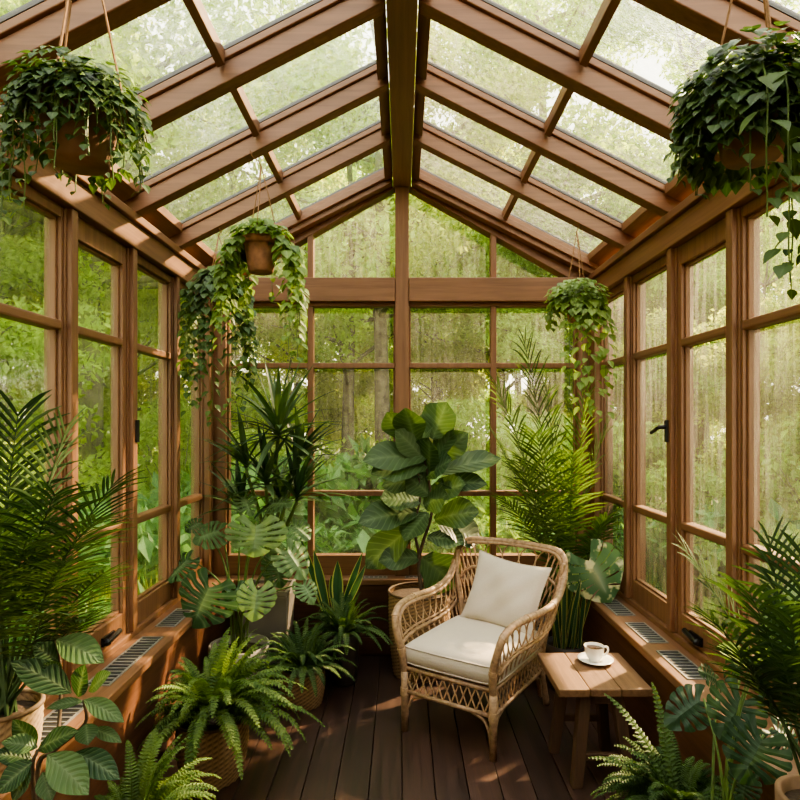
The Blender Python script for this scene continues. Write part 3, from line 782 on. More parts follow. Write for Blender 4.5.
def monstera_leaf(mb, at, tip, nrm, W, tone, slit=.62, lobes=6):
    at, tip = V(at), V(tip); y = tip-at; L = y.length*1.0; y.normalize(); nrm = V(nrm); nrm = (nrm-y*nrm.dot(y)).normalized(); x = y.cross(nrm)
    def pt(px_, py_):
        t = py_/L; z = -.22*L*(max(0, t))**2*.8+.10*L*t - .28*(px_*px_)/max(W, 1e-4)+.02*W*math.cos(px_/W*26)
        return at+x*px_+y*py_+nrm*z
    nl, nt_, ns = lobes, 6, 6
    for s in (-1, 1):
        for i in range(nl):
            ta, tb = i/nl, (i+1)/nl; tc = (ta+tb)/2
            vs = []; rib = []; al = []
            for a in range(nt_+1):
                tt = ta+(tb-ta)*a/nt_
                for b in range(ns+1):
                    q = b/ns; xq = max(0, (q-.2)/.8); g = slit*(.95*math.sin(PI*xq)+.45*xq) if i < nl-1 or a < nt_/2 else 0
                    te = tc+(tt-tc)*(1-g*.42)
                    if i == nl-1 and a >= nt_/2: te = tt
                    if i == 0 and a < nt_/2: te = tt
                    mx = W*.5*max(0.0, math.sin(PI*(.10+.90*te)))**.72*(1-.07*abs(2*a/nt_-1)**3*q); my = L*(-.24+1.24*te**1.12)
                    cy = L*(.10+.66*te)
                    vs.append(pt(s*mx*q, cy+(my-cy)*q**1.25)); rib.append(1-q); al.append(tt-.22*(1-q)+.5/nl*0)
            fs = []
            for a in range(nt_):
                for b in range(ns):
                    f = (a*(ns+1)+b, a*(ns+1)+b+1, (a+1)*(ns+1)+b+1, (a+1)*(ns+1)+b); fs.append(f if s < 0 else f[::-1])
            mb.add(vs, fs, max(0, min(1, tone+R(-.04, .04))), rib, al)
def petiole(mb, a, b, r=.005, sag=.0):
    a, b = V(a), V(b); m = a.lerp(b, .55); m.z += .12*(b-a).length+sag; m.x = a.x+(b.x-a.x)*.38; m.y = a.y+(b.y-a.y)*.38
    mb.tube(crom([a, m, b], 6), [r, r*.65], 6)

# ------------------------------------------------------------------ floor plants
# big fern in a basket, left
c = (-.86, 2.72, 0)
e = empty('potted_fern', c, 'large bright fern in a tall woven basket beside the left ledge', 'fern')
basket(e, c, .125, .15, .27, M['basket'])
fern((c[0], c[1]), 0.28, 130, .50, .046, 11, elmin=.1, lim=lambda a: .66 if math.cos(a) < -.35 else 1).build('fronds', M['l_fern'], e)
# small fern in basket
c = (-.565, 3.42, 0)
e = empty('potted_fern', c, 'small round fern in a low basket left of the armchair', 'fern')
basket(e, c, .105, .12, .20, M['basket'], .012)
fern((c[0], c[1]), .205, 80, .33, .034, 12).build('fronds', M['l_fern_dark'], e)
# fern by back wall in front of the snake plant
c = (-.36, 3.70, 0)
e = empty('potted_fern', c, 'spreading fern in a dark pot below the snake plant at the back', 'fern')
pot(e, c, .08, .10, .30, M['darkpot'])
fern((c[0], c[1]), .295, 70, .33, .032, 13).build('fronds', M['l_fern_dark'], e)
# bottom left corner fern
c = (-.92, 2.04, 0)
e = empty('potted_fern', c, 'low bushy fern in the bottom left foreground', 'fern')
pot(e, c, .10, .12, .20, M['terra_worn'])
fern((c[0], c[1]), .21, 120, .36, .036, 14, lim=lambda a: .55 if math.cos(a) < -.4 else 1).build('fronds', M['l_fern'], e)
# right fern
c = (.96, 2.08, 0)
e = empty('potted_fern', c, 'dark fern with pale upright fronds in the right foreground below the table', 'fern')
pot(e, c, .10, .13, .27, M['darkpot'])
mb = fern((c[0], c[1]), .265, 115, .34, .038, 15, lim=lambda a: .6 if math.cos(a) > .4 else .85)
for a, l, el in ((2.5, .42, 1.15), (2.9, .34, .8), (3.3, .34, .95), (2.2, .40, 1.3)): frond_fern(mb, (c[0], c[1], .26), a, l, el, 1.0, .040, .7)
mb.build('fronds', M['l_fern_dark'], e)

# snake plant at the back
def snake_leaf(mb, eb, base, d, L, W, tone, up=(0, -1, .1)):
    d = V(d).normalized(); side = d.cross(V(up)).normalized(); nr = side.cross(d); p = V(base); n = 9; rows = []
    for i in range(n+1):
        t = i/n; w = W*.5*max(.03, (.55+.75*t if t < .5 else .925*(1-((t-.5)/.5)**2.2)+.0))
        rows.append((p.copy(), side*w, nr*(w*.35))); d = (d+nr*.02).normalized(); p = p+d*(L/n)
    for (u0, u1, m) in ((-1, -.76, eb), (-.76, 0, mb), (0, .76, mb), (.76, 1, eb)):
        vs = []
        for (q, s, k) in rows: vs += [q+s*u0+k*abs(u0), q+s*u1+k*abs(u1)]
        m.add(vs, [(2*i, 2*i+1, 2*i+3, 2*i+2) for i in range(n)], tone)
c = (-.42, 3.92, 0)
e = empty('snake_plant', c, 'snake plant with broad pointed yellow edged leaves before the back wall', 'plant')
pot(e, c, .085, .11, .36, M['darkpot'])
mb, eb = MB(), MB(); random.seed(3)
s7 = 6.667
for (bx, by, tx, ty, w) in ((150, 400, 95, 110, 60), (250, 420, 255, 185, 75), (270, 410, 425, 130, 45), (300, 410, 450, 205, 45), (130, 400, 5, 20, 45), (240, 400, 210, 290, 60), (120, 380, 40, 180, 40)):
    a = P(300+bx/s7, 530+by/s7, 3.92); b = P(300+tx/s7, 530+ty/s7, 3.88+R(-.05, .04)); a = V((c[0], c[1], .33)).lerp(a, .6); a.z = .33
    snake_leaf(mb, eb, a, b-a, (b-a).length, w/s7*3.9/600*1.15, R(.1, .8))
lv = mb.build('leaves', M['l_snake'], e, smooth=True); eb.build('leaf_margins', M['l_snake_edge'], lv)['label'] = 'yellow leaf margins'

# upright slender snake plant right of the chair
c = (.985, 3.62, 0)
e = empty('slender_snake_plant', c, 'clump of slender upright yellow edged leaves in a dark pot behind the table', 'plant')
pot(e, c, .10, .125, .27, M['darkpot'])
mb, eb = MB(), MB(); random.seed(5)
for i in range(18):
    a = R(0, 2*PI); r = R(.01, .085); b = V((c[0]+r*math.cos(a), c[1]+r*math.sin(a), .24))
    d = V((math.cos(a)*R(-.1, .3), math.sin(a)*R(.0, .2), 1)); snake_leaf(mb, eb, b, d, R(.32, .56), R(.026, .04), R(.2, 1), (R(-.6, .6), -1, 0))
lv = mb.build('leaves', M['l_snake'], e, smooth=True); eb.build('leaf_margins', M['l_snake_edge'], lv)['label'] = 'yellow green leaf margins'

# variegated monstera, right corner
c = (1.03, 3.93, 0)
e = empty('variegated_monstera', c, 'monstera with one big cream and green leaf over the right ledge', 'plant')
pot(e, c, .08, .095, .30, M['terra_worn'])
mb, sm, lm = MB(), MB(), MB(); random.seed(6)
for (ax, ay, tx, ty, w, Y, tone, nrm) in ((586, 556, 612, 603, 64, 3.55, .5, (-.2, -1, .45)), ):
    a, b = P(ax, ay, Y), P(tx, ty, Y-.05); monstera_leaf(mb, a, b, nrm, w*Y/600, tone, .35, 6); petiole(sm, (c[0], c[1], .28), a)
for (ax, ay, tx, ty, w, Y, nrm) in ((592, 553, 632, 566, 18, 3.75, (-.3, -.4, 1)), (585, 560, 560, 580, 26, 3.85, (.2, -.8, 1))):
    a, b = P(ax, ay, Y), P(tx, ty, Y-.1); lm.leaf(a, b-a, nrm, (b-a).length*1.1, w*Y/600*1.3, pr_ov, 10, .3, .15, .9); petiole(sm, (c[0], c[1], .28), a)
mb.build('variegated_leaf', M['l_mon_var'], e, smooth=True)['label'] = 'cream marbled leaf'; lm.build('leaves', M['l_pothos'], e, smooth=True); sm.build('petioles', M['stem'], e, smooth=True)

# areca palm, right back corner
c = (.80, 3.87, 0)
e = empty('areca_palm', c, 'tall feathery areca palm behind the armchair in the right back corner', 'palm')
pot(e, c, .12, .15, .32, M['graypot'])
mb = MB(); random.seed(21)
for (tx, ty, bx, by, dy, lw) in ((526, 350, 560, 545, -.05, .22), (500, 392, 552, 550, -.1, .2), (496, 438, 550, 560, .05, .18), (606, 428, 572, 550, -.1, .18), (586, 395, 570, 550, .02, .18), (522, 470, 556, 570, -.2, .17),
                              (622, 498, 580, 565, -.05, .13), (505, 500, 560, 575, -.25, .14), (548, 400, 563, 560, .05, .2), (606, 520, 582, 570, -.2, .12), (538, 440, 560, 560, -.32, .18), (572, 460, 570, 565, -.34, .15)):
    Y0_ = 3.84; a = V((c[0]+R(-.04, .04), c[1]+R(-.04, .04), .30)); b = P(bx, by, Y0_); t_ = P(tx, ty, Y0_+dy)
    mb.tube(crom([a, a.lerp(b, .5)+V((R(-.02, .02), 0, 0)), b], 4), [.011, .006], 6, tone=1)
    d = (t_-b); L = d.length*1.06; L *= .97; d = d.normalized()+V((0, 0, .16)); palm_frond(mb, b, d, L, .4, lw*1.45, 27, R(.2, .8), .05, .015, .15)
mb.build('fronds', M['l_palm'], e)

# fiddle leaf fig
c = (.11, 3.84, 0)
e = empty('fiddle_leaf_fig', c, 'fiddle leaf fig with large glossy leaves in a brown pot before the back window', 'fig tree')
basket(e, c, .165, .195, .52, M['basket'], .012)
mb, sm = MB(), MB(); random.seed(31); s4 = 2.857; YF = 3.84
Q = lambda x, y, Y=YF: P(340+x/s4, 390+y/s4, Y)
sm.tube(crom([V((c[0]+.02, c[1], .48)), Q(226, 480), Q(262, 350), Q(252, 250), Q(235, 170)], 5), [.013, .006], 8)
sm.tube(crom([Q(227, 475), Q(213, 390), Q(230, 300), Q(215, 190)], 5), [.010, .005], 8)
FL = [(265, 140, 300, 45, 80), (215, 150, 190, 60, 62), (180, 140, 140, 70, 48), (240, 150, 240, 72, 52), (250, 190, 85, 192, 62), (250, 215, 105, 228, 66), (270, 240, 440, 190, 60), (270, 210, 352, 128, 52),
      (270, 270, 405, 262, 46), (235, 260, 130, 268, 48), (230, 320, 128, 305, 76), (225, 350, 70, 368, 62), (215, 385, 85, 492, 66), (265, 300, 348, 268, 55), (270, 370, 382, 345, 60), (280, 380, 395, 425, 72),
      (250, 420, 345, 432, 55), (228, 480, 122, 482, 48), (235, 480, 325, 552, 84), (255, 300, 195, 245, 60), (255, 230, 255, 145, 64), (275, 200, 315, 110, 56), (245, 250, 310, 200, 60), (240, 330, 300, 300, 62), (235, 250, 180, 190, 60), (250, 350, 190, 420, 55), (240, 200, 170, 120, 52)]
for i, (x0, y0, x1, y1, w) in enumerate(FL):
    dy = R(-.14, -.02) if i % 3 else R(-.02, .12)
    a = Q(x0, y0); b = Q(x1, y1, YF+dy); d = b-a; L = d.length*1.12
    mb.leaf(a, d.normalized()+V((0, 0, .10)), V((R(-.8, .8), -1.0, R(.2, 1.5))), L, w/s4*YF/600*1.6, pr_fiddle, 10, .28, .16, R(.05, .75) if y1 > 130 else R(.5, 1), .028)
mb.build('leaves', M['l_fig'], e, smooth=True); sm.build('trunk', M['stem_brown'], e, smooth=True)

# dracaena in tall grey planter
c = (-.86, 3.86, 0)
e = empty('dracaena', c, 'tall dracaena with spiky leaf rosettes in a square grey planter', 'plant')
mb = MB(); h0, h1, H = .12, .15, .55
mb.hexa([(c[0]-h0, c[1]-h0, 0), (c[0]+h0, c[1]-h0, 0), (c[0]+h0, c[1]+h0, 0), (c[0]-h0, c[1]+h0, 0)], [(c[0]-h1, c[1]-h1, H-.03), (c[0]+h1, c[1]-h1, H-.03), (c[0]+h1, c[1]+h1, H-.03), (c[0]-h1, c[1]+h1, H-.03)])
for (x0, x1, y0, y1) in ((-h1, h1, -h1, -h1+.02), (-h1, h1, h1-.02, h1), (-h1, -h1+.02, -h1+.02, h1-.02), (h1-.02, h1, -h1+.02, h1-.02)): mb.box(c[0]+x0, c[0]+x1, c[1]+y0, c[1]+y1, H-.03, H)
po = mb.build('planter', M['graypot'], e, bevel=.006)
mb = MB(); mb.box(c[0]-h1+.02, c[0]+h1-.02, c[1]-h1+.02, c[1]+h1-.02, H-.03, H-.015); mb.build('soil', M['soil'], po)
mb, sm = MB(), MB(); random.seed(41)
for (hx, hy, Y, n, L, spread, az0) in ((278, 438, 3.80, 40, .46, 1.15, None), (246, 470, 3.72, 14, .34, .7, 2.6), (266, 487, 3.74, 26, .34, 1.0, None), (299, 465, 3.85, 16, .36, .7, .3), (297, 502, 3.78, 16, .36, .8, .2), (280, 505, 3.9, 18, .34, 1.0, None), (240, 512, 3.85, 14, .32, .9, 2.8)):
    h = P(hx, hy, Y); sm.tube(crom([V((c[0]+R(-.05, .05), c[1]+R(-.05, .05), .53)), V((c[0]+(h.x-c[0])*.4, c[1], .53+(h.z-.53)*.55)), h], 6), [.014, .011], 7)
    for i in range(n):
        t = i/n; az = i*2.4+R(-.2, .2); el = 1.35-spread*t*1.35+R(-.1, .1)
        d = V((math.cos(az)*math.cos(el), math.sin(az)*math.cos(el), math.sin(el)))
        if az0 is not None: d = (d+V((math.cos(az0)*.5, 0, .15))).normalized()
        b = h+V((0, 0, .06*(1-t)))
        l = L*R(.8, 1.1)
        if b.y+d.y*l > 4.12: d.y *= .4
        if b.x+d.x*l < -1.3: d.x *= .6
        mb.leaf(b, d, UP, l*1.08, .045, pr_sword, 8, R(.3, .9), .25, R(0, .9))
mb.build('leaves', M['l_drac'], e); sm.build('stems', M['stem'], e, smooth=True)

# monstera, left
c = (-.955, 3.52, 0)
e = empty('potted_monstera', c, 'monstera with big split leaves in a grey concrete pot, left back', 'plant')
pot(e, c, .15, .175, .30, M['concrete'], .05)
mb, sm = MB(), MB(); random.seed(51); s3 = 3.636
Q = lambda x, y, Y: P(160+x/s3, 440+y/s3, Y)
ML = [(350, 300, 340, 428, 215, 3.45, .85, (.0, -1, .75)), (190, 520, 115, 685, 235, 3.30, .12, (-.15, -1, .7)), (358, 535, 335, 662, 135, 3.28, .95, (.25, -1, .45)), (110, 430, 20, 515, 120, 3.55, .15, (-.4, -.8, .9)),
      (225, 330, 115, 365, 150, 3.6, .3, (-.2, -.7, 1)), (455, 395, 530, 505, 130, 3.5, .7, (.5, -.9, .6)), (515, 520, 560, 595, 85, 3.45, .6, (.5, -.9, .6)), (300, 200, 335, 275, 80, 3.7, .5, (.4, -.8, .7)), (400, 235, 480, 230, 100, 3.7, .5, (.1, -.6, 1)),
      (270, 540, 300, 620, 120, 3.42, .2, (.1, -1, .5)), (150, 300, 90, 330, 100, 3.72, .2, (-.2, -.7, 1)), (480, 310, 545, 360, 100, 3.65, .6, (.4, -.8, .8)), (420, 430, 440, 540, 110, 3.62, .25, (.2, -1, .5))]
for (ax, ay, tx, ty, w, Y, tone, nrm) in ML:
    a, b = Q(ax, ay, Y), Q(tx, ty, Y-.06); monstera_leaf(mb, a, b, nrm, w/s3*Y/600*1.08, tone)
    petiole(sm, (c[0]+R(-.04, .04), c[1]+R(-.04, .04), .25), a, .0065)
mb.build('leaves', M['l_mon'], e, smooth=True); sm.build('petioles', M['stem'], e, smooth=True)

# dark monstera, right foreground
c = (.93, 1.74, 0)
e = empty('potted_monstera', c, 'dark leaved monstera in the right foreground corner', 'plant')
pot(e, c, .10, .125, .34, M['darkpot'], .04)
mb, sm, lm = MB(), MB(), MB(); random.seed(52)
Q = lambda x, y, Y: P(600+x/4, 640+y/4, Y)
for (ax, ay, tx, ty, w, Y, tone, nrm) in ((415, 235, 262, 345, 165, 1.92, .5, (-.3, -.9, .9)), (575, 225, 480, 400, 215, 1.80, .5, (-.1, -1, .8)), (655, 380, 560, 575, 250, 1.68, .25, (0, -1, .9)), (690, 350, 795, 440, 190, 1.72, .3, (.3, -.9, .9)),
                                    (590, 540, 560, 660, 130, 1.72, .3, (0, -1, .6)), (560, 150, 520, 60, 120, 1.95, .6, (-.2, -.9, .5)), (470, 165, 400, 120, 110, 2.0, .6, (-.3, -.8, .9))):
    a, b = Q(ax, ay, Y), Q(tx, ty, Y-.04); monstera_leaf(mb, a, b, nrm, w/4*Y/600*1.05, tone); petiole(sm, (c[0]+R(-.03, .03), c[1]+R(-.03, .03), .30), a, .005)
for (ax, ay, tx, ty, w, Y) in ((610, 95, 482, 22, 75, 1.78), (620, 110, 720, 40, 60, 1.8)):
    a, b = Q(ax, ay, Y), Q(tx, ty, Y); lm.leaf(a, b-a, (.1, -.8, 1), (b-a).length*1.1, w/4*Y/600*1.4, pr_ov, 10, .2, .2, 1.0); petiole(sm, (c[0], c[1], .30), a, .004)
mb.build('leaves', M['l_mon_dark'], e, smooth=True); lm.build('young_leaves', M['l_pothos'], e, smooth=True)['label'] = 'bright yellow green young leaves'; sm.build('petioles', M['stem'], e, smooth=True)

# dark palm on the left ledge
c = (-1.235, 1.86, LEDGE)
e = empty('potted_palm', c, 'dark kentia palm in a woven pot on the left ledge', 'palm')
basket(e, c, .085, .105, .19, M['basket_pale'], .006)
mb = MB(); random.seed(61)
for (tx, ty, bx, by, dy, lw) in ((70, 405, 20, 600, 0, .24), (122, 462, 40, 610, -.08, .22), (20, 385, 0, 590, -.1, .24), (-40, 430, -10, 600, 0, .24), (110, 560, 50, 640, -.15, .18), (105, 500, 30, 620, -.2, .22), (60, 470, 20, 610, -.25, .22), (30, 520, 10, 620, -.3, .2), (-10, 500, 0, 620, -.25, .22),
                              (90, 610, 45, 660, -.1, .16), (70, 545, 30, 640, -.3, .2), (10, 440, 0, 600, .05, .22), (50, 600, 30, 660, -.3, .18), (-30, 560, 0, 640, -.3, .2)):
    b = P(bx, by, 1.84); t_ = P(tx, ty, 1.84+dy); a = V((c[0]+R(-.03, .03), c[1]+R(-.03, .03), LEDGE+.16))
    if t_.x < -1.30: t_.x = -1.30
    if b.x < -1.28: b.x = -1.28
    mb.tube(crom([a, a.lerp(b, .5), b], 4), [.007, .004], 5, tone=.9); d = (t_-b); L = d.length*.86; d = d.normalized()+V((0, 0, .18))
    palm_frond(mb, b, d, L, .5, lw*.9, 22, R(.1, .8), .05, .011, .2, 0, .004)
mb.build('fronds', M['l_palm_dark'], e)

# dark palm, right foreground
c = (1.03, 1.47, 0)
e = empty('potted_palm', c, 'dark palm in a tall pot at the right edge', 'palm')
pot(e, c, .08, .10, .68, M['terra_worn'], .03)
mb = MB(); random.seed(62)
for (tx, ty, bx, by, dy, lw) in ((680, 540, 770, 700, .1, .17), (768, 530, 790, 690, .05, .17), (806, 545, 802, 690, -.05, .18), (705, 610, 780, 715, -.05, .15), (745, 580, 788, 700, -.1, .17), (835, 590, 812, 700, 0, .16), (790, 610, 800, 710, -.15, .15), (735, 650, 785, 725, -.1, .13), (850, 650, 820, 710, -.1, .15), (780, 650, 796, 725, -.15, .13)):
    b = P(bx, by, 1.5); t_ = P(tx, ty, 1.5+dy); a = V((c[0]+R(-.02, .02), c[1]+R(-.02, .02), .66))
    mb.tube(crom([a, a.lerp(b, .5), b], 4), [.006, .004], 5, tone=.9); d = (t_-b); L = d.length*.9; d = d.normalized()+V((0, 0, .2))
    palm_frond(mb, b, d, L, .45, lw, 17, R(.15, .8), .05, .0105, .2, 0, .0035)
mb.build('fronds', M['l_palm_dark'], e)

# broad leaved plant, left foreground
c = (-.93, 1.58, 0)
e = empty('rubber_plant', c, 'broad oval leaved plant in the left foreground corner', 'plant')
pot(e, c, .11, .14, .36, M['darkpot'])
mb, sm = MB(), MB(); random.seed(71)
Q = lambda x, y, Y: P(x/4, 600+y/4, Y)
sm.tube(crom([V((c[0], c[1], .33)), Q(150, 700, 1.58), Q(220, 600, 1.6), Q(340, 495, 1.62), Q(335, 400, 1.62)], 5), [.008, .004], 7)
sm.tube(crom([V((c[0], c[1], .33)), Q(130, 720, 1.55), Q(150, 600, 1.55)], 5), [.008, .004], 7)
sm.tube(crom([Q(220, 600, 1.6), Q(240, 450, 1.66), Q(240, 250, 1.68), Q(222, 165, 1.68)], 5), [.006, .003], 6)
for (x0, y0, x1, y1, w, Y, tone) in ((225, 160, 408, 238, 105, 1.66, .85), (285, 372, 60, 245, 100, 1.64, .08), (310, 388, 338, 262, 78, 1.62, .05), (355, 365, 437, 290, 66, 1.62, .75), (335, 400, 490, 478, 66, 1.6, .9), (330, 405, 192, 428, 42, 1.6, .6), (345, 495, 352, 575, 78, 1.58, .45),
                               (370, 515, 482, 562, 46, 1.6, .6), (190, 620, 348, 765, 120, 1.52, 1.0), (300, 610, 472, 705, 90, 1.56, .1), (150, 600, 302, 520, 80, 1.56, .15), (130, 640, -20, 610, 70, 1.55, .1), (150, 590, 15, 565, 66, 1.55, .6), (130, 650, -10, 765, 95, 1.5, .05), (120, 660, 55, 800, 80, 1.5, .1),
                               (170, 690, 205, 800, 70, 1.5, .5), (140, 590, 60, 480, 70, 1.58, .1), (240, 250, 140, 180, 80, 1.68, .2), (235, 300, 180, 250, 60, 1.66, .15)):
    a, b = Q(x0, y0, Y), Q(x1, y1, Y-.03); d = b-a
    mb.leaf(a, d.normalized()+V((0, 0, .12)), V((R(-.2, .2), -.9, 1.0)), d.length*1.06, w/4*Y/600*1.15, pr_ov, 10, .3, .16, tone*.8, .012)
mb.build('leaves', M['l_rub'], e, smooth=True); sm.build('stems', M['stem_brown'], e, smooth=True)

# ------------------------------------------------------------------ hanging planters
def hanger(c, r, h, top, name, label, mat, woven=False):
    """c = pot base centre, top = hook point under a rafter"""
    e = empty(name, c, label, 'hanging plant')
    if woven: basket(e, c, r*.62, r, h, mat, .012)
    else: pot(e, c, r*.68, r, h, mat, .02, h*.22)
    ap = V((c[0], c[1], min(top[2]-.04, c[2]+h+.42)))
    for k in range(3):
        a = 2*PI*k/3+.5; b = V((c[0]+r*math.cos(a), c[1]+r*math.sin(a), c[2]+h-.005))
        mb = MB(); mb.tube([b, b.lerp(ap, .5)+V((.003, 0, 0)), ap], .0028, 5); mb.build('cord', M['twine'], e)
    mb = MB(); t = V(top)
    mb.tube(crom([ap, ap.lerp(t, .7)+V((.012, 0, 0)), t+V((.012, -.02, -.01)), t+V((0, -.04, .015))], 4), .0028, 5); mb.build('hook', M['twine'], e)
    return e
def fill(e, c, r, h, seed, mat, nb, rx, rz_h, leafL, vines, tone=.4, cz=0.02, vl=None, extra=(), skirt=0):
    random.seed(seed); mb, sm = MB(), MB(); zt = c[2]+h
    bush(mb, (c[0], c[1], zt+cz), rx, rz_h, nb, leafL, tone)
    for i in range(skirt):
        az = R(0, 2*PI); k = R(.82, 1.02); q = V((math.cos(az), math.sin(az), 0)); z = zt-R(0, 1)**1.4*h*.95
        heart(mb, V((c[0]+q.x*rx*k, c[1]+q.y*rx*k, z)), (q+V((R(-.4, .4), R(-.4, .4), -.9))), V((q.x, q.y-.3, .6)), leafL*R(.7, 1.15), max(0, min(1, tone+R(-.35, .4))))
    for (az, ln) in vines:
        s = V((c[0]+r*.9*math.cos(az), c[1]+r*.9*math.sin(az), zt)); vine(mb, sm, s, (math.cos(az), math.sin(az), 0), ln, vl or leafL, tone, gap=min(.032, (vl or leafL)*.62))
    for (az, ln) in extra:
        s = V((c[0]+rx*.95*math.cos(az), c[1]+rx*.95*math.sin(az), zt)); vine(mb, sm, s, (math.cos(az)*.3, math.sin(az)*.3, -.5), ln, .05, .75, .03, .034)
    mb.build('foliage', mat, e); sm.build('vines', M['stem'], e)
# upper left
FR = -PI/2
c = P(80, 166, 1.30); c = (c.x, c.y, c.z)
e = hanger(c, .088, .15, (c[0], 1.25, rz_(c[0])), 'hanging_planter', 'big trailing plant in a clay pot hung at the upper left', M['terra_worn'])
random.seed(80)
fill(e, c, .088, .15, 81, M['l_pothos_dark'], 560, .122, .066, .030, [(R(0, 6.28), R(.10, .22)) for _ in range(40)]+[(FR+R(-1.2, 1.2), R(.06, .14)) for _ in range(40)]+[(4.2, .30), (4.9, .25), (5.6, .26), (3.6, .30), (-.2, .26), (3.2, .24), (4.5, .32), (3.9, .34)], .4, .005, skirt=110)
# upper right
c = P(752, 160, 1.30); c = (c.x, c.y, c.z)
e = hanger(c, .086, .145, (c[0], 1.25, rz_(c[0])), 'hanging_planter', 'big bushy plant with long vines hung at the upper right', M['terra_worn'])
random.seed(82)
fill(e, c, .086, .145, 83, M['l_pothos_dark'], 600, .142, .092, .040, [(R(0, 6.28), R(.10, .22)) for _ in range(34)]+[(FR+R(-1.3, 1.3), R(.07, .2)) for _ in range(60)]+[(4.6, .46), (4.9, .50), (5.3, .40), (-.3, .44), (4.2, .3), (5.0, .42)], .45, .01, extra=[(4.5, .50), (4.75, .42), (5.1, .54), (5.4, .46), (4.9, .34), (4.3, .36)], skirt=420)
# middle left front, terracotta
c = P(261, 273, 2.95); c = (c.x, c.y, c.z)
e = hanger(c, .088, .17, (c[0]-.045, 2.95, rz_(c[0]-.045)), 'hanging_planter', 'terracotta pot with green vines hung left of the tie beam', M['terra'])
random.seed(84)
fill(e, c, .088, .17, 85, M['l_pothos'], 160, .125, .075, .062, [(2.6+R(-.5, .5), R(.25, .46)) for _ in range(12)]+[(3.4+R(-.5, .5), R(.3, .6)) for _ in range(12)]+[(-.1+R(-.5, .5), R(.3, .5)) for _ in range(12)]+[(5.7, .62), (.3, .4), (1.5, .35), (6.0, .66)], .5, .02)
# middle left back, in the corner
c = P(215, 300, 3.51); c = (c.x+.02, c.y, c.z)
e = hanger(c, .08, .14, (c[0], 3.53, rz_(c[0])), 'hanging_planter', 'small pot with a long curtain of vines hung in the left back corner', M['terra_worn'])
random.seed(86)
fill(e, c, .08, .14, 87, M['l_pothos_dark'], 110, .105, .06, .066, [(R(2.5, 7), R(.4, .72)) for _ in range(26)]+[(5.3, .86), (4.4, .80), (4.0, .86), (4.8, .9), (5.8, .8)], .6, 0)
# right back
c = P(577, 322, 3.51); c = (c.x, c.y, c.z)
e = hanger(c, .075, .14, (c[0], 3.53, rz_(c[0])), 'hanging_planter', 'small bright green plant hung in the right back corner', M['terra'])
random.seed(88)
fill(e, c, .075, .14, 89, M['l_pothos'], 560, .165, .11, .045, [(R(0, 6.28), R(.12, .28)) for _ in range(24)]+[(FR+R(-1, 1), R(.1, .2)) for _ in range(14)]+[(5.0, .72), (4.6, .80), (5.5, .74), (-.2, .60), (4.2, .66), (4.8, .6)], .7, .0, .07)

# ------------------------------------------------------------------ outdoors
mb = MB(); n = 40
gv = []
for j in range(n+1):
    for i in range(n+1):
        x = -30+60*i/n; y = -12+60*j/n; r = math.hypot(x, y-3)
        gv.append((x, y, -.35+.02*max(0, r-6)*abs(math.sin(x*.4)+math.cos(y*.37))*.8))
mb.add(gv, [(j*(n+1)+i, j*(n+1)+i+1, (j+1)*(n+1)+i+1, (j+1)*(n+1)+i) for j in range(n) for i in range(n)])
struct(mb.build('ground', M['ground'], org=(0, 0, 0), smooth=True))

def leaf_cloud(centers, radii, per, size, asp=.55):
    """numpy leaves: folded diamond of 4 corners + 2 faces; returns verts, faces, tone"""
    P_ = []; 
    for c_, r_ in zip(centers, radii):
        q = np.random.normal(size=(per, 3)); q /= np.linalg.norm(q, axis=1)[:, None]; rad = np.random.uniform(.35, 1, per)**.6
        P_.append(np.array(c_)+q*rad[:, None]*np.array(r_))
    p = np.concatenate(P_); k = len(p)
    d = np.random.normal(size=(k, 3)); d[:, 2] -= .5; d /= np.linalg.norm(d, axis=1)[:, None]
    u = np.random.normal(size=(k, 3)); u[:, 2] += 1.0; sd = np.cross(d, u); sd /= np.linalg.norm(sd, axis=1)[:, None]
    nr = np.cross(sd, d); L = size*np.random.uniform(.6, 1.25, k)[:, None]
    a = p; b = p+d*L*.45+sd*L*asp*.5+nr*L*.08; c_ = p+d*L; e_ = p+d*L*.45-sd*L*asp*.5+nr*L*.08
    v = np.stack([a, b, c_, e_], 1).reshape(-1, 3)
    i = np.arange(k)*4; f = np.concatenate([np.stack([i, i+1, i+2], 1), np.stack([i, i+2, i+3], 1)])
    tone = np.repeat(np.clip(np.random.normal(.5, .28, k), 0, 1), 4)
    return v, f, tone
def cloud_mesh(name, v, f, tone, mat):
    me = bpy.data.meshes.new(name); me.from_pydata(v.tolist(), [], f.tolist())
    me.attributes.new('tone', 'FLOAT', 'POINT').data.foreach_set('value', tone.astype(np.float32))
    me.attributes.new('rib', 'FLOAT', 'POINT').data.foreach_set('value', np.zeros(len(v), np.float32))
    me.materials.append(mat); return me
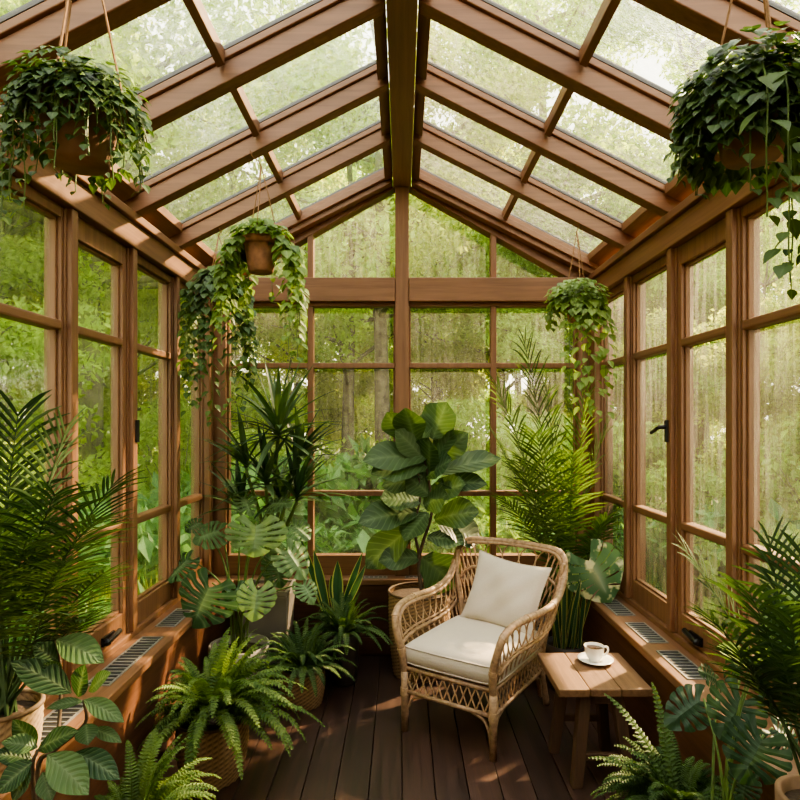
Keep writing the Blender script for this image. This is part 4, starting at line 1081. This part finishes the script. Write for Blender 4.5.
def make_tree(seed, H, r, spread, z0, mat, nb=16, per=420, size=.13, lean=.0):
    """trunk mesh data and crown mesh data for one tree standing at the origin"""
    random.seed(seed); np.random.seed(seed)
    mb = MB(); tr = crom([(0, 0, -.1), (R(-.1, .1), R(-.1, .1), H*.3), (lean*.5+R(-.15, .15), R(-.2, .2), H*.6), (lean, R(-.2, .2), H*.95)], 6)
    mb.tube(tr, [r*1.25]+[r*(1-.8*i/(len(tr)-1)) for i in range(1, len(tr))], 9)
    cs, rs = [], []
    for k in range(nb):
        t = R(z0, .97); i = int(t*(len(tr)-1)); b = tr[i]; az = k*2.4+R(-.4, .4); ln = spread*(1.15-.75*abs(t-.6))*R(.6, 1.1)
        d = V((math.cos(az), math.sin(az), R(.15, .7))).normalized()
        m = b+d*ln*.5+V((R(-.1, .1), R(-.1, .1), R(-.1, .2))); e_ = b+d*ln
        mb.tube(crom([b, m, e_], 4), [r*.32, .008], 5)
        for q in (.55, .85, 1.05):
            p = b.lerp(e_, q); cs.append(tuple(p+V((R(-.3, .3), R(-.3, .3), R(-.2, .3))))); w = R(.4, .75)*spread*.38; rs.append((w, w, w*.75))
            p2 = p+V((R(-.5, .5), R(-.5, .5), R(-.4, .1))); mb.tube([p, p2], [.012, .004], 4)
    v, f, tone = leaf_cloud(cs, rs, per, size)
    tm = mb
    return tm, cloud_mesh('crown', v, f, tone, mat)
def trunk_mesh(mb):
    me = bpy.data.meshes.new('trunk'); me.from_pydata([tuple(p) for p in mb.v], [], mb.f)
    me.polygons.foreach_set('use_smooth', [True]*len(me.polygons)); me.materials.append(M['bark']); return me
kinds = []
for sd, H, r, sp, z0, mat, nb, per, size in ((101, 8.5, .15, 2.5, .33, 'l_tree1', 20, 400, .115), (102, 9.5, .18, 2.9, .36, 'l_tree2', 22, 400, .115), (103, 7.0, .10, 2.2, .14, 'l_tree1', 22, 520, .11), (104, 6.0, .09, 2.2, .08, 'l_tree2', 22, 520, .11), (105, 13.0, .22, 3.4, .36, 'l_tree1', 30, 400, .14)):
    t_, cr_ = make_tree(sd, H, r, sp, z0, M[mat], nb, per, size); kinds.append((trunk_mesh(t_), cr_))
def place_tree(k, x, y, s, rz, label, group):
    z = -.3
    o = empty('tree', (x, y, z), label, 'tree', group); o.rotation_euler.z = rz; o.scale = (s, s, s)
    for nm, me in zip(('trunk', 'crown'), kinds[k]):
        c_ = bpy.data.objects.new(nm, me); C.objects.link(c_); c_.parent = o
GT = 'tall canopy trees above the glass roof'
GB, GL, GR = 'woodland trees beyond the back windows', 'woodland trees beyond the left windows', 'woodland trees beyond the right windows'
place_tree(0, -1.05, 11.5, 1.0, .3, 'grey trunked tree behind the back window, left of two trunks', GB)
place_tree(1, -.32, 11.0, 1.0, 1.1, 'thicker grey trunked tree behind the back window beside the center post', GB)
for (k, x, y, s, rz) in ((0, 2.2, 13.5, 1.0, 2), (1, -4.0, 14, 1.1, 3), (3, 4.6, 15, 1.3, 4), (2, -6.5, 17, 1.4, 5), (0, 1.0, 18, 1.3, 1), (3, 7.5, 19, 1.4, .5), (2, -2, 21, 1.5, 2.5), (3, 0.8, 14.0, .8, 4.4)):
    place_tree(k, x, y, s, rz, 'blurred leafy tree in the woods beyond the back windows', GB)
for (k, x, y, s, rz) in ((2, -5.2, 5.5, .85, 0), (1, -5.8, 8.8, .8, 2), (3, -6.5, 2.5, .95, 3), (0, -9.5, 6, 1.1, 4), (1, -9.5, 11, 1.2, 5), (2, -4.6, .2, .8, 1)):
    place_tree(k, x, y, s, rz, 'blurred leafy tree in the woods beyond the left windows', GL)
for (k, x, y, s, rz) in ((3, 5.4, 3.2, .72, 0), (2, 6.4, 6.5, .75, 2), (0, 10.5, 8, .8, 3), (3, 9.5, 3, .9, 4), (2, 5.0, .8, .75, 5), (3, 11, 13, 1.0, 1)):
    place_tree(k, x, y, s, rz, 'blurred leafy tree in the woods beyond the right windows', GR)

for (k, x, y, s, rz) in ((3, -4.8, 10.5, 1.0, .6), (2, 3.4, 10.8, .9, 1.6), (3, -2.8, 15.5, 1.2, 2.6), (2, 6.0, 12.2, .9, 3.6), (3, -9, 21, 1.8, 0), (2, -4.5, 25, 2.0, 1), (3, .5, 26, 2.0, 2), (2, 5, 25, 1.9, 3), (3, 10.5, 23, 1.7, 4), (2, 14.5, 19, 1.6, 5)):
    place_tree(k, x, y, s, rz, 'blurred leafy tree in the woods beyond the back windows', GB)
for (k, x, y, s, rz) in ((3, -7.4, 4.2, 1.1, 1.1), (2, -8, 7.5, 1.1, 2.2), (3, -6.4, 11.5, 1.0, 3.1), (3, -11, 3, 1.5, 4), (2, -12, 8.5, 1.6, 5), (3, -13, 14, 1.7, 0), (2, -7.2, .4, 1.2, 1), (3, -12, -1, 1.6, 2)):
    place_tree(k, x, y, s, rz, 'blurred leafy tree in the woods beyond the left windows', GL)
for (k, x, y, s, rz) in ((2, 7.2, 1.4, 1.25, 1.1), (3, 7.6, 4.6, .8, 2.2), (3, 13, 4, 1.1, 3.1), (2, 14, 9.5, 1.1, 4), (3, 8.2, 9.5, .75, 5), (3, 10.5, -.5, 1.5, 0), (2, 16, 14, 1.3, 1), (3, 4.8, 5.0, .68, 2.4), (3, 5.2, 7.6, .7, 4.4), (2, 5.8, 9.6, .7, 1.7), (3, 8.5, 6.9, .8, .2)):
    place_tree(k, x, y, s, rz, 'blurred leafy tree in the woods beyond the right windows', GR)
for (k, x, y, s, rz) in ((4, -4.2, 8.0, .95, 0), (4, -6.8, 5.8, .9, 2.2), (4, -7.5, 11, 1.1, 3), (4, -6.2, 3.0, .8, 4.1)):
    place_tree(k, x, y, s, rz, 'tall tree arching over the left side of the glass roof', GT)
for (k, x, y, s, rz) in ((4, 3.0, 13.5, 1.0, 5), (4, 6.4, 13.0, 1.0, .7), (4, 6.8, 1.6, .85, 1.8)):
    place_tree(k, x, y, s, rz, 'tall tree arching over the right side of the glass roof', GT)
# shrubs
def make_shrub(seed, h, w, mat, n, per, size, asp):
    random.seed(seed); np.random.seed(seed); mb = MB(); cs, rs = [], []
    for k in range(n):
        az = k*2.4; r_ = w*math.sqrt(R(.02, 1)); top = V((r_*math.cos(az), r_*math.sin(az), h*R(.35, 1)*(1-.35*(r_/w)**2)))
        mb.tube(crom([(R(-.08, .08), R(-.08, .08), 0), (top.x*.4, top.y*.4, top.z*.55), top], 4), [.014, .005], 5)
        cs.append(tuple(top)); q = w*R(.28, .42); rs.append((q, q, q*.7))
    v, f, tone = leaf_cloud(cs, rs, per, size, asp); return trunk_mesh(mb), cloud_mesh('foliage', v, f, tone, mat)
skinds = [make_shrub(201, 1.5, .85, M['l_shrub'], 22, 70, .26, .5), make_shrub(202, 1.3, .9, M['l_shrub2'], 26, 130, .13, .5), make_shrub(203, 2.3, 1.1, M['l_tree1'], 30, 150, .13, .5), make_shrub(204, 1.1, .8, M['l_shrub'], 24, 110, .17, .35)]
def place_shrub(k, x, y, s, rz, label, group):
    o = empty('shrub', (x, y, -.3), label, 'shrub', group); o.rotation_euler.z = rz; o.scale = (s, s, s)
    for nm, me in zip(('stems', 'foliage'), skinds[k]):
        c_ = bpy.data.objects.new(nm, me); C.objects.link(c_); c_.parent = o
SB_, SL_, SR_ = 'undergrowth shrubs beyond the back windows', 'undergrowth shrubs beyond the left windows', 'undergrowth shrubs beyond the right windows'
place_shrub(0, -.75, 7.2, 1.1, 0, 'bright green broad leaved shrub behind the back window left of the fig', 'broad leaved shrubs')
for (k, x, y, s, rz) in ((0, -2.0, 7.0, 1.0, 1), (3, -1.2, 6.0, .8, 2), (1, .6, 6.3, .85, 3), (2, 1.7, 8.0, .9, 4), (3, 1.3, 6.2, .75, 5), (2, 2.9, 7.6, .85, 1.3), (2, -3.2, 8.6, 1.0, 2.2), (1, -.2, 8.6, 1.0, 3.3), (2, .9, 9.5, 1.0, 5.3), (2, -2.3, 10, 1.1, .3)):
    place_shrub(k, x, y, s, rz, 'leafy undergrowth shrub outside the back windows', SB_)
for (k, x, y, s, rz) in ((0, -3.0, 4.6, .9, 0), (3, -2.7, 3.4, .8, 1), (1, -3.3, 2.6, 1.0, 2), (2, -4.0, 3.8, 1.0, 3), (0, -2.8, 5.9, .9, 4), (1, -2.9, 1.9, .9, 5), (2, -4.2, 6.6, 1.0, 1), (1, -2.4, 7.0, .9, 2.5), (2, -3.9, 1.2, 1.0, 1.5)):
    place_shrub(k, x, y, s, rz, 'leafy undergrowth shrub outside the left windows', SL_)
for (k, x, y, s, rz) in ((3, 2.8, 3.2, .85, 0), (1, 3.1, 4.3, .95, 1), (1, 3.0, 2.4, .85, 2), (0, 2.9, 5.3, .8, 3), (2, 4.2, 4.2, .9, 4), (0, 3.0, 1.8, 1.0, 5), (2, 4.4, 6.0, .9, 1), (1, 3.8, 2.4, 1.1, 2.2), (3, 2.9, 6.6, .9, 2.7), (2, 4.0, .9, 1.0, .4)):
    place_shrub(k, x, y, s, rz, 'leafy undergrowth shrub outside the right windows', SR_)
# tall grass
np.random.seed(9)
def grass(x0, x1, y0, y1, k, label):
    x = np.random.uniform(x0, x1, k); y = np.random.uniform(y0, y1, k)
    h = np.random.uniform(.25, .75, k); az = np.random.uniform(0, 2*PI, k); ld = np.random.normal(0, .05, (k, 2))
    b = np.stack([x, y, np.full(k, -.33)], 1); sd = np.stack([np.cos(az), np.sin(az), np.zeros(k)], 1)*.006
    mid = b+np.stack([ld[:, 0]*.35, ld[:, 1]*.35, h*.6], 1); tp = b+np.stack([ld[:, 0], ld[:, 1], h], 1)
    v = np.stack([b-sd, b+sd, mid+sd*.7, mid-sd*.7, tp], 1).reshape(-1, 3); i = np.arange(k)*5
    f = [(a, a+1, a+2, a+3) for a in i.tolist()]+[(a+3, a+2, a+4) for a in i.tolist()]
    me = bpy.data.meshes.new('wild_grass'); me.from_pydata(v.tolist(), [], f); tone = np.repeat(np.random.uniform(0, 1, k), 5).astype(np.float32)
    me.attributes.new('tone', 'FLOAT', 'POINT').data.foreach_set('value', tone); me.attributes.new('rib', 'FLOAT', 'POINT').data.foreach_set('value', np.zeros(len(v), np.float32))
    me.materials.append(M['grass']); o = bpy.data.objects.new('wild_grass', me); C.objects.link(o); tag(o, label, 'grass', kind='stuff')
grass(-5.5, -1.75, 0, 7, 14000, 'tall yellow green wild grass growing outside the left windows')
grass(1.75, 5.5, 0, 7, 14000, 'tall yellow green wild grass growing outside the right windows')
grass(-3.5, 3.5, 4.75, 9, 12000, 'tall yellow green wild grass growing outside the back windows')

# ------------------------------------------------------------------ light, sky, camera
w = bpy.data.worlds.new('sky'); bpy.context.scene.world = w; w.use_nodes = True; t = w.node_tree; t.nodes.clear()
out = t.nodes.new('ShaderNodeOutputWorld'); bg = t.nodes.new('ShaderNodeBackground'); tc = t.nodes.new('ShaderNodeTexCoord'); sx = t.nodes.new('ShaderNodeSeparateXYZ')
t.links.new(tc.outputs['Generated'], sx.inputs[0]); r = ramp(t, [(0, (1.0, .87, .62)), (.35, (1.0, .93, .76)), (.8, (.93, .94, .92))])
t.links.new(sx.outputs['Z'], r.inputs['Fac']); t.links.new(r.outputs[0], bg.inputs['Color']); bg.inputs['Strength'].default_value = 3.0
t.links.new(bg.outputs[0], out.inputs['Surface'])
sl = bpy.data.lights.new('sun', 'SUN'); sl.energy = 15.0; sl.color = (1.0, .71, .40); sl.angle = math.radians(1.5)
so = bpy.data.objects.new('sun', sl); C.objects.link(so)
az, el = math.radians(52), math.radians(36)
sd = V((math.sin(az)*math.cos(el), math.cos(az)*math.cos(el), math.sin(el)))
so.rotation_euler = sd.to_track_quat('Z', 'Y').to_euler(); so.location = sd*20

cam = bpy.data.cameras.new('camera'); cam.sensor_width = 36; cam.lens = F/800*36; cam.shift_x = -(CX-400)/800; cam.shift_y = (CY-400)/800; cam.clip_start = .05
co = bpy.data.objects.new('camera', cam); C.objects.link(co); co.location = (0, 0, EYE); co.rotation_euler = (PI/2, 0, 0)
S = bpy.context.scene; S.camera = co
S.view_settings.view_transform = 'AgX'; S.view_settings.look = 'AgX - Medium High Contrast'; S.view_settings.exposure = 1.02
S.cycles.max_bounces = 10; S.cycles.transparent_max_bounces = 24; S.cycles.diffuse_bounces = 4; S.cycles.transmission_bounces = 8
S.cycles.caustics_refractive = True; S.cycles.caustics_reflective = False; S.cycles.sample_clamp_indirect = 6
S.cycles.use_denoising = True
for o in bpy.data.objects:
    if '_org' in o: del o['_org']
